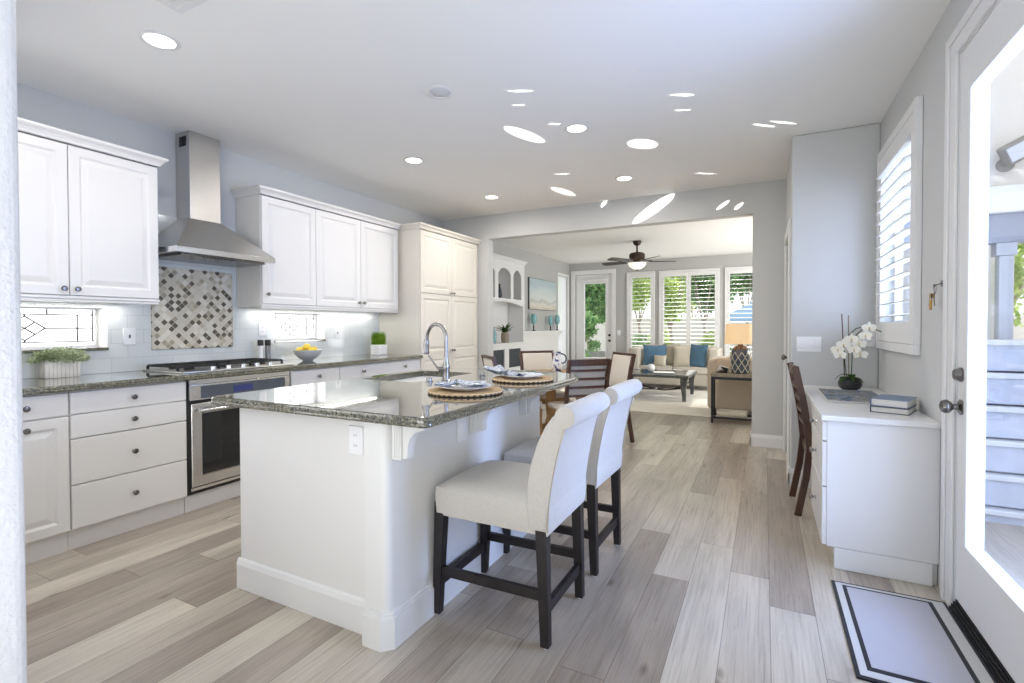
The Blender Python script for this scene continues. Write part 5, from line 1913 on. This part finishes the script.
pillow('large blue pillow at the left of the loveseat', (-1.98, 10.22, 0.665), 0.46, 0.42, 0.13, 'blue_fabric', 0.15)
pillow('small cream pillow in front of the left blue pillow', (-1.85, 10.08, 0.565), 0.25, 0.22, 0.09, 'knit', -0.1)
pillow('greige pillow at the middle of the loveseat', (-1.68, 10.30, 0.675), 0.36, 0.44, 0.11, 'greige', -0.15)
pillow('cream textured pillow right of the greige one', (-1.44, 10.20, 0.665), 0.34, 0.42, 0.11, 'knit', 0.1)
pillow('blue pillow near the right arm of the loveseat', (-1.15, 10.16, 0.675), 0.38, 0.46, 0.12, 'blue_fabric', -0.45)

ct = thing('coffee_table', 'dark grey coffee table with glass inset and flared legs on rug', 'table', (-1.72, 8.93, 0.016))
x0, x1, y0, y1 = -2.35, -1.09, 8.36, 9.50
mb = MB()
for a0, a1, b0, b1 in ((x0, x1, y0, y0 + 0.13), (x0, x1, y1 - 0.13, y1), (x0, x0 + 0.13, y0 + 0.13, y1 - 0.13), (x1 - 0.13, x1, y0 + 0.13, y1 - 0.13)):
    mb.box(a0, a1, b0, b1, 0.40, 0.445, 0.010, 3)
mb.build('top_frame', 'darkgrey_wood', ct)
MB().box(x0 + 0.13, x1 - 0.13, y0 + 0.13, y1 - 0.13, 0.428, 0.438).build('glass_top', 'navy_glass', ct)
for sx, x in ((1, x0 + 0.07), (-1, x1 - 0.07)):
    for sy, y in ((1, y0 + 0.07), (-1, y1 - 0.07)):
        mb = MB()
        pts = [(0.0, 0.40, 0.115), (0.012, 0.33, 0.10), (0.012, 0.22, 0.075), (0.004, 0.10, 0.058), (0.004, 0.0175, 0.056)]
        for (a, za, wa), (b, zb, wb) in zip(pts, pts[1:]):
            mb.bar((x + sx * a, y + sy * a, za), (x + sx * b, y + sy * b, zb), wa, wa, wb, wb, up=(1, 0, 0))
        mb.build('leg', 'darkgrey_wood', ct)
mb = MB()
cx_, cy_ = (x0 + x1) / 2, (y0 + y1) / 2
for x, y in ((x0 + 0.09, y0 + 0.09), (x1 - 0.09, y0 + 0.09), (x0 + 0.09, y1 - 0.09), (x1 - 0.09, y1 - 0.09)):
    mb.tube([(x, y, 0.24), ((x * 2 + cx_) / 3, (y * 2 + cy_) / 3, 0.19), ((x + cx_ * 2) / 3, (y + cy_ * 2) / 3, 0.15), (cx_, cy_, 0.14)], 0.012, 8)
mb.build('stretcher', 'bronze', ct)
MB().sphere((cx_, cy_, 0.15), 0.03).build('finial', 'chrome', ct)
mb = MB().sphere((-1.80, 8.95, 0.51), 0.072)
tag(mb.build('decorative_orb', 'porcelain', smooth=80), 'white round ornament on the coffee table', 'ornament')
tag(MB().rot_box((-1.55, 8.78, 0.452), 0.34, 0.24, 0.012, Matrix.Rotation(0.3, 3, 'Z'), 0.002).build('open_magazine', 'pages'), 'pale open magazine on the coffee table', 'magazine')

# console behind the sofa
cn = thing('console_table', 'weathered wood console table with black metal frame', 'table', (0.1, 7.0, 0))
x0, x1, y0, y1 = -0.615, 0.95, 6.84, 7.17
MB().box(x0, x1, y0, y1, 0.600, 0.645, 0.004).build('tabletop', 'greywood', cn)
mb = MB()
for x in (x0 + 0.015, x1 - 0.015):
    for y in (y0 + 0.015, y1 - 0.015):
        mb.box(x - 0.0125, x + 0.0125, y - 0.0125, y + 0.0125, 0.0, 0.5995)
    mb.box(x - 0.0125, x + 0.0125, y0 + 0.0275, y1 - 0.0275, 0.06, 0.085)
    mb.box(x - 0.0125, x + 0.0125, y0 + 0.0275, y1 - 0.0275, 0.565, 0.5995)
for y in (y0 + 0.015, y1 - 0.015):
    mb.box(x0 + 0.0275, x1 - 0.0275, y - 0.0125, y + 0.0125, 0.565, 0.5995)
    mb.box(x0 + 0.0275, x1 - 0.0275, y - 0.0125, y + 0.0125, 0.06, 0.085)
mb.build('metal_frame', 'black', cn)
tx_, ty_ = -0.275, 7.0
lp = thing('table_lamp', 'blue-grey glass table lamp wrapped in rope net on console', 'lamp', (tx_, ty_, 0.646))
bz = 0.646
prof = [(0, 0), (0.095, 0), (0.112, 0.01), (0.116, 0.05), (0.116, 0.25), (0.106, 0.30), (0.07, 0.345), (0.035, 0.355), (0.03, 0.38), (0, 0.38)]
MB().lathe(prof, (tx_, ty_, bz), seg=28).build('bottle', 'navy_glass', lp)
mb = MB()
for s in (-1, 1):
    for k in range(9):
        pts = []
        for j in range(13):
            q = j / 12
            z = 0.01 + q * 0.32
            r = 0.119 if z < 0.25 else 0.119 - (z - 0.25) * 0.5
            a = 2 * pi * k / 9 + s * q * 1.7
            pts.append((tx_ + r * cos(a), ty_ + r * sin(a), bz + z))
        mb.tube(pts, 0.005, 5)
mb.build('rope_net', 'rope', lp)
MB().lathe([(0.19, 0), (0.175, 0.255), (0.172, 0.255), (0.187, 0.0)], (tx_, ty_, 1.025), seg=36).build('lamp_shade', 'shade', lp)
MB().tube([(tx_, ty_, bz + 0.355), (tx_, ty_, 1.20)], 0.006, 8).build('stem', 'bronze', lp)
MB().tube([(tx_ - 0.175, ty_, 1.24), (tx_ + 0.175, ty_, 1.24)], 0.003, 6).build('spider', 'bronze', lp)
l = lamp('lamp_bulb', 'POINT', (tx_, ty_, 1.15), (0, 0, -1), 5, (1.0, 0.78, 0.52), shadow_soft_size=0.04)
l.parent = lp
l.location = (0, 0, 1.15 - 0.646)

ob = thing('tissue_box', 'dark wedge-shaped book with pale pages leaning on console', 'book', (-0.49, 7.0, 0.646))
mb = MB()
mb.prism([(-0.085, 0), (0.06, 0), (0.075, 0.055)], (-0.49, 6.93, 0.6465), X1, Z1, Y1, 0.14)
mb.build('cover', 'pot_black', ob)
mb = MB()
mb.prism([(0.055, 0.0), (0.062, 0.0), (0.078, 0.06), (-0.03, 0.085), (-0.06, 0.03), (0.0745, 0.062)], (-0.49, 6.935, 0.6465), X1, Z1, Y1, 0.13)
mb.build('pages', 'pages', ob)
ob.name = 'open_book'
mb = MB().box(-0.55, -0.19, 6.88, 7.12, 0.086, 0.15, 0.02, 3)
tag(mb.build('folded_throw', 'knit', smooth=60), 'folded cream throw on the lower bars of the console table', 'blanket')

# ceiling fan
FX, FY = -1.985, 8.66
fn = thing('ceiling_fan', 'bronze five-blade ceiling fan with amber glass bowl light', 'fan', (FX, FY, CE))
MB().lathe([(0.07, 0), (0.075, -0.02), (0.06, -0.06), (0.03, -0.08), (0.018, -0.085)], (FX, FY, CE - 0.001), seg=24).build('ceiling_mount', 'bronze', fn)
MB().tube([(FX, FY, CE - 0.08), (FX, FY, CE - 0.22)], 0.016, 12).build('down_rod', 'bronze', fn)
MB().lathe([(0.03, 0), (0.11, -0.015), (0.135, -0.04), (0.135, -0.10), (0.11, -0.13), (0.07, -0.15), (0.07, -0.19)], (FX, FY, CE - 0.195), seg=28).build('motor_housing', 'bronze', fn)
for k in range(5):
    a = radians(24 + k * 72)
    d, s = Vector((cos(a), sin(a), 0)), Vector((-sin(a), cos(a), 0))
    c = Vector((FX, FY, CE - 0.355))
    mb = MB()
    A, B = [], []
    for q, w in ((0.20, 0.055), (0.30, 0.062), (0.55, 0.070), (0.64, 0.066), (0.665, 0.045)):
        for L, sg in ((A, 1), (B, -1)):
            L.append(c + d * q + s * (sg * w) + Z1 * (sg * w * 0.22))
    loop = A + list(reversed(B))
    t1 = [mb.bm.verts.new(p) for p in loop]
    t2 = [mb.bm.verts.new(p - Z1 * 0.008) for p in loop]
    mb.bm.faces.new(t1)
    mb.bm.faces.new(list(reversed(t2)))
    for i in range(len(loop)):
        mb.bm.faces.new((t1[i], t1[(i + 1) % len(loop)], t2[(i + 1) % len(loop)], t2[i]))
    bl = mb.build('blade', 'espresso', fn)
    MB().bar(c + d * 0.09 + Z1 * 0.012, c + d * 0.26 + Z1 * 0.008, 0.03, 0.010).build('blade_iron', 'bronze', bl)
MB().lathe([(0.150, 0), (0.155, -0.012), (0.125, -0.06), (0.07, -0.10), (0.0, -0.112)], (FX, FY, CE - 0.385), seg=28).build('light_bowl', 'bowl_glow', fn)
MB().lathe([(0.012, 0), (0.016, -0.012), (0, -0.03)], (FX, FY, CE - 0.498), seg=12).build('finial', 'bronze', fn)

# built-in shelves on the living room's left wall
bi = thing('built_in_shelf', 'white built-in bookcase with arched cubbies past the pantry', 'shelf', (-4.0, 7.25, 0))
BXF, BXB, BY0, BY1 = -3.85, XLL + 0.001, 6.48, 8.01
mb = MB()
mb.box(BXB, BXB + 0.015, BY0, BY1, 0, 2.35)
mb.box(BXB + 0.015, BXF, BY1 - 0.05, BY1, 0, 2.35, 0.003)
mb.box(BXB + 0.015, BXF, BY0, BY0 + 0.05, 0, 2.35, 0.003)
mb.box(BXB + 0.015, BXF, BY0 + 0.05, BY1 - 0.05, 2.28, 2.35)
mb.build('carcass', 'trim', bi)
# arched top face with three cubbies
mb = MB()
CUB = [(6.60, 6.92), (7.03, 7.47), (7.57, 7.88)]
edges = [BY0 + 0.05] + [(CUB[0][1] + CUB[1][0]) / 2, (CUB[1][1] + CUB[2][0]) / 2] + [BY1 - 0.05]
for k, (c0, c1) in enumerate(CUB):
    ya, yb = edges[k], edges[k + 1]
    arch = [(c0 + (c1 - c0) * i / 14, 2.13 + 0.10 * sin(pi * i / 14) ** 0.8) for i in range(15)]
    mb.prism([(c0, 1.721), (ya, 1.721), (ya, 2.279), (yb, 2.279), (yb, 1.721), (c1, 1.721)] + list(reversed(arch)), (BXF - 0.02, 0, 0), Y1, Z1, X1, 0.02)
mb.build('arched_face', 'trim', bi)
for y in edges[1:3]:
    MB().box(BXB + 0.015, BXF - 0.0205, y - 0.012, y + 0.012, 1.721, 2.279).build('divider', 'trim', bi)
mb = MB()
mb.box(BXB + 0.015, BXF + 0.012, BY0 + 0.05, BY1 - 0.05, 1.685, 1.72, 0.004)
poly = [(BY0 + 0.05, 1.684)] + [(BY0 + 0.05 + (BY1 - BY0 - 0.1) * i / 20, 1.60 + 0.07 * sin(pi * i / 20)) for i in range(21)] + [(BY1 - 0.05, 1.684)]
mb.prism(poly, (BXF - 0.02, 0, 0), Y1, Z1, X1, 0.02)
mb.build('shelf', 'trim', bi)
crown(MB(), BXF - 0.004, BXB, BY0, BY1, 2.351, False, True).build('crown_moulding', 'trim', bi)
MB().box(BXB + 0.015, BXF + 0.02, BY0 + 0.05, BY1 + 0.0, 0.935, 0.975, 0.004).build('media_top', 'trim', bi)
mb = MB()
wall_cells(mb, 'x', BXF - 0.02, BXF, BY0 + 0.05, BY1 - 0.05, 0.0, 0.934, [(6.75, 7.24, 0.55, 0.87), (7.40, 7.86, 0.55, 0.87)])
mb.build('media_face', 'trim', bi)
for a, b in ((6.75, 7.24), (7.40, 7.86)):
    MB().box(BXF - 0.03, BXF - 0.021, a, b, 0.55, 0.87).build('speaker_cloth', 'dark_cavity', bi)

sx_, sy_ = -3.98, 7.50
sp_ = thing('potted_succulent', 'spiky plant in a tan pot on the built-in shelf', 'plant', (sx_, sy_, 0.976))
MB().lathe([(0, 0), (0.062, 0), (0.068, 0.03), (0.072, 0.12), (0.066, 0.17), (0.058, 0.175), (0, 0.165)], (sx_, sy_, 0.976), seg=20).build('pot', 'greywood', sp_)
mb = MB()
for k in range(14):
    a = k * 2.4
    L = ro.uniform(0.18, 0.30)
    up_ = ro.uniform(0.25, 1.0)
    d = Vector((cos(a) * 0.6, sin(a), 0))
    p = Vector((sx_, sy_, 1.145))
    mb.tube([p, p + d * L * 0.3 + Z1 * L * 0.35 * up_, p + d * L * 0.7 + Z1 * L * 0.6 * up_, p + d * L + Z1 * L * 0.7 * up_], [0.014, 0.016, 0.011, 0.002], 6, flat=0.35)
mb.build('leaves', 'leaf_dark', sp_)
tag(MB().lathe([(0, 0), (0.035, 0), (0.042, 0.05), (0.05, 0.14), (0.03, 0.20), (0.018, 0.25), (0.024, 0.27), (0, 0.26)], (-3.97, 7.08, 0.976), seg=18).build('teal_vase', 'teal_glass'), 'slim teal vase left of the spiky plant on the built-in', 'vase')
tag(MB().lathe([(0, 0), (0.03, 0), (0.05, 0.06), (0.035, 0.15), (0.015, 0.22), (0.02, 0.25), (0, 0.24)], (-3.98, 7.30, 1.7205), seg=16).build('grey_vase', 'dark_cavity'), 'dark slim vase in the middle arched cubby', 'vase')
tag(MB().sphere((-3.98, 7.74, 1.755), 0.05, 0.09, 0.034, 14, 8).build('decor_stone', 'bronze'), 'dark low ornament in the right arched cubby', 'ornament')

# fireplace and mantel
fp = thing('fireplace_mantel', 'white fireplace mantel on the left living room wall', 'mantel', (-4.08, 9.1, 0))
mb = MB()
mb.box(XLL + 0.001, -3.97, 8.22, 10.24, 1.115, 1.165, 0.006)
mb.box(XLL + 0.001, -4.00, 8.25, 10.21, 1.07, 1.1145, 0.006)
mb.build('mantel_shelf', 'trim', fp)
mb = MB()
wall_cells(mb, 'x', XLL + 0.001, -4.05, 8.30, 10.15, 0, 1.0695, [(8.65, 9.55, 0.0, 0.72)])
mb.build('surround', 'trim', fp)
MB().box(XLL + 0.002, XLL + 0.02, 8.66, 9.54, 0.0, 0.71).build('firebox', 'black', fp)
pa = thing('painting', 'pale abstract seascape canvas above the mantel', 'painting', (XLL + 0.02, 9.50, 1.595))
MB().box(XLL + 0.002, XLL + 0.040, 8.83, 10.20, 1.60, 2.22, 0.003).build('canvas', 'paint', pa)
MB().box(XLL + 0.001, XLL + 0.030, 8.822, 10.208, 1.592, 2.228, 0.002).build('stretcher_edge', 'darkgrey_wood', pa)
for y, s, lab in ((8.86, 0.85, 'teal glass hurricane candle holder at the left of the mantel'), (9.72, 0.7, 'small grey-teal candle holder in the middle of the mantel'), (10.10, 0.8, 'teal glass candle holder at the right end of the mantel')):
    c = thing('candle_holder', lab, 'candle holder', (-4.06, y, 1.166), group='candle holders on the mantel')
    MB().lathe([(0, 0), (0.05 * s, 0), (0.05 * s, 0.008), (0.012, 0.02), (0.010, 0.07 * s), (0.02, 0.09 * s), (0.010, 0.11 * s), (0.012, 0.15 * s), (0, 0.15 * s)], (-4.06, y, 1.166), seg=16).build('stem', 'bronze', c)
    MB().lathe([(0.015, 0), (0.055 * s, 0.03), (0.078 * s, 0.09), (0.070 * s, 0.16), (0.05 * s, 0.21), (0.046 * s, 0.21), (0.065 * s, 0.15), (0.07 * s, 0.09), (0, 0.02)], (-4.06, y, 1.166 + 0.15 * s), seg=20).build('glass_cup', 'teal_glass', c)

# ------------------------------------------------------------------ garden
struct(MB().box(-16, 16, 11.36, 34, -0.25, -0.12).build('ground', 'concrete'))
struct(MB().box(1.91, 16, -12, 11.355, -0.25, -0.12).build('ground_side', 'concrete'))
struct(MB().box(0.855, 1.905, -12, 5.95, -0.25, -0.12).build('ground_patio', 'concrete'))
struct(MB().box(-16, -4.61, -12, 11.355, -0.25, -0.12).build('ground_left', 'concrete'))
struct(MB().box(-8.5, 3.0, 15.9, 16.15, -0.12, 0.42, 0.01).build('wall_planter', 'ext_grey'))
struct(MB().box(-14, 12, 24.0, 24.3, -0.12, 1.6, 0.02).build('wall_garden', 'ext_wall'))


def tree(label, x, y, h, r, trunk, mat, n, size, seed, group='garden trees', squash=0.8, low=0.35):
    rt = random.Random(seed)
    t = thing('tree', label, 'tree', (x, y, -0.12), group=group)
    mb = MB()
    mb.tube([(x, y, -0.12), (x + 0.05, y, trunk * 0.5), (x - 0.04, y + 0.05, trunk)], [0.08, 0.06, 0.05], 8)
    for k in range(5):
        a = k * 1.3 + seed
        mb.tube([(x - 0.04, y + 0.05, trunk - 0.1), (x + cos(a) * r * 0.35, y + sin(a) * r * 0.35, trunk + (h - trunk) * 0.35), (x + cos(a) * r * 0.6, y + sin(a) * r * 0.6, trunk + (h - trunk) * 0.65)], [0.035, 0.022, 0.01], 6)
    mb.build('trunk', 'bark', t)
    blobs = []
    for k in range(16):
        a = rt.uniform(0, 2 * pi)
        q = rt.random() ** 0.6
        blobs.append((x + cos(a) * r * 0.72 * q, y + sin(a) * r * 0.72 * q, low * h + (h - low * h) * rt.uniform(0.12, 0.88), r * rt.uniform(0.28, 0.45)))

    def pt():
        bx, by, bz_, br = rt.choice(blobs)
        while True:
            p = Vector((rt.uniform(-1, 1), rt.uniform(-1, 1), rt.uniform(-1, 1)))
            if 0.2 < p.length < 1:
                break
        return (bx + p.x * br, by + p.y * br, bz_ + p.z * br * squash)
    MB().leaves(pt, n, size, aspect=0.55, rnd=rt).build('foliage', mat, t, smooth=0)


tree('bushy green tree seen through the far garden door', -6.0, 18.0, 3.8, 1.4, 0.9, 'leaf_tree2', 5200, 0.20, 1)
tree('low dark shrub tree at the left of the garden door view', -5.15, 14.8, 1.9, 0.7, 0.5, 'leaf_tree2', 2600, 0.12, 2, low=0.2)
tree('bright green tree behind the left panel of the wide shutter', -2.75, 16.9, 4.3, 1.05, 1.2, 'leaf_tree', 5200, 0.15, 3, low=0.30)
tree('dense green tree behind the right panel of the wide shutter', -2.1, 20.8, 5.2, 1.15, 1.3, 'leaf_tree2', 5200, 0.20, 4, low=0.20)
tree('airy light green tree behind the narrow left shutter', -5.0, 22.3, 4.8, 1.3, 1.4, 'leaf_tree', 3400, 0.20, 5, low=0.42)
tree('broad green tree above the blue parasol', -0.62, 22.6, 5.2, 1.25, 1.6, 'leaf_tree2', 5200, 0.24, 6, low=0.42)
tree('green tree beyond the garden wall between the windows', -3.2, 26.5, 5.5, 2.2, 1.6, 'leaf_tree', 4200, 0.26, 7, low=0.35)
tree('tall green tree beyond the wall behind the door', -9.2, 24.5, 6.0, 2.2, 1.6, 'leaf_tree', 5200, 0.28, 8, low=0.25)


def shrub(label, x, y, r, h, mat, n, size, seed):
    rt = random.Random(seed)
    t = thing('shrub', label, 'shrub', (x, y, -0.12), group='garden shrubs')
    MB().tube([(x, y, -0.12), (x, y, h * 0.5)], 0.03, 6).build('stem', 'bark', t)

    def pt():
        while True:
            p = Vector((rt.uniform(-1, 1), rt.uniform(-1, 1), rt.uniform(0, 1)))
            if p.length < 1:
                break
        return (x + p.x * r, y + p.y * r, -0.1 + p.z * h)
    MB().leaves(pt, n, size, rnd=rt).build('foliage', mat, t, smooth=0)


shrub('low shrub below the narrow left shutter', -3.25, 14.6, 0.5, 1.15, 'leaf_tree2', 1100, 0.11, 21)
shrub('low dark shrub outside the right part of the wide shutter', -1.15, 15.1, 0.5, 0.85, 'leaf_tree2', 1100, 0.11, 22)
shrub('round shrub in front of the garden wall left of the wide shutter', -3.3, 18.2, 0.6, 1.3, 'leaf_tree', 1500, 0.13, 24)
shrub('leafy shrub in front of the garden wall at the wide shutter', -1.5, 17.6, 0.6, 1.2, 'leaf_tree', 1500, 0.13, 25)
shrub('small shrub outside the garden door', -4.7, 13.6, 0.4, 0.75, 'leaf_tree2', 800, 0.10, 23)

pa_ = thing('patio_parasol', 'pale blue patio parasol in the garden behind the lamp', 'parasol', (0.25, 15.0, -0.12))
PX, PY = 0.25, 15.0
mb = MB()
rr = 1.35
apex = mb.bm.verts.new((PX, PY, 2.20))
ring = [mb.bm.verts.new((PX + rr * cos(k * pi / 4 + pi / 8), PY + rr * sin(k * pi / 4 + pi / 8), 1.50)) for k in range(8)]
low_ = [mb.bm.verts.new((v.co.x, v.co.y, 1.36)) for v in ring]
for k in range(8):
    mb.bm.faces.new((ring[k], ring[(k + 1) % 8], apex))
    mb.bm.faces.new((low_[k], low_[(k + 1) % 8], ring[(k + 1) % 8], ring[k]))
mb.build('canopy', 'parasol', pa_, smooth=0)
MB().tube([(PX, PY, -0.06), (PX, PY, 2.24)], 0.025, 10).build('pole', 'bronze', pa_)
MB().lathe([(0.25, 0), (0.25, 0.05), (0.05, 0.08), (0.04, 0.2), (0, 0.2)], (PX, PY, -0.119), seg=20).build('base', 'ext_grey', pa_)

# side patio beyond the glazed door
struct(MB().box(1.02, 6.0, 4.75, 4.95, 2.22, 4.2).build('wall_patio', 'ext_wall'))
struct(MB().box(0.90, 6.0, 4.55, 4.74, 2.03, 2.215, 0.01).build('patio_beam', 'trim'))
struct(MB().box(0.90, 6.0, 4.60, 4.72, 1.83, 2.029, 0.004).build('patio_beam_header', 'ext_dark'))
ps = thing('patio_post', 'grey patio post seen through the glazed door', 'post', (1.49, 4.64, -0.12))
MB().box(1.452, 1.528, 4.605, 4.685, -0.119, 1.74, 0.006).build('shaft', 'ext_wood', ps)
MB().box(1.435, 1.545, 4.60, 4.70, 1.7405, 1.829, 0.006).build('capital', 'ext_wood', ps)
fl = thing('flood_light', 'grey square flood light on the patio wall', 'light', (1.56, 4.70, 2.4))
MB().lathe([(0.05, 0), (0.05, 0.02), (0.02, 0.03), (0.02, 0.08)], (1.52, 4.7495, 2.40), (0, -1, 0), 16).build('mount', 'ext_grey', fl)
MB().rot_box((1.545, 4.62, 2.46), 0.17, 0.10, 0.13, Matrix.Rotation(radians(-28), 3, 'Y') @ Matrix.Rotation(radians(20), 3, 'X'), 0.01).build('head', 'ext_grey', fl)
MB().rot_box((1.545, 4.567, 2.445), 0.14, 0.008, 0.10, Matrix.Rotation(radians(-28), 3, 'Y') @ Matrix.Rotation(radians(20), 3, 'X'), 0.003).build('lens', 'unlit', fl)
pb = thing('patio_bench', 'tiered grey-blue timber bench wall on the side patio', 'bench', (2.6, 4.4, -0.12))
mb = MB()
for k in range(6):
    z = -0.119 + k * 0.215
    mb.box(0.95, 4.6, 4.18 + 0.03 * k, 4.50, z, z + 0.205, 0.008)
mb.build('boards', 'ext_wood', pb)
mb = MB()
for k in range(6):
    z = -0.119 + k * 0.215
    mb.box(0.95, 4.6, 4.15 + 0.03 * k, 4.19 + 0.03 * k, z + 0.17, z + 0.204, 0.006)
mb.build('nosings', 'concrete', pb)
tree('pale green tree behind the side patio post', 3.15, 10.2, 3.0, 0.95, 1.0, 'leaf_tree', 2600, 0.14, 9)
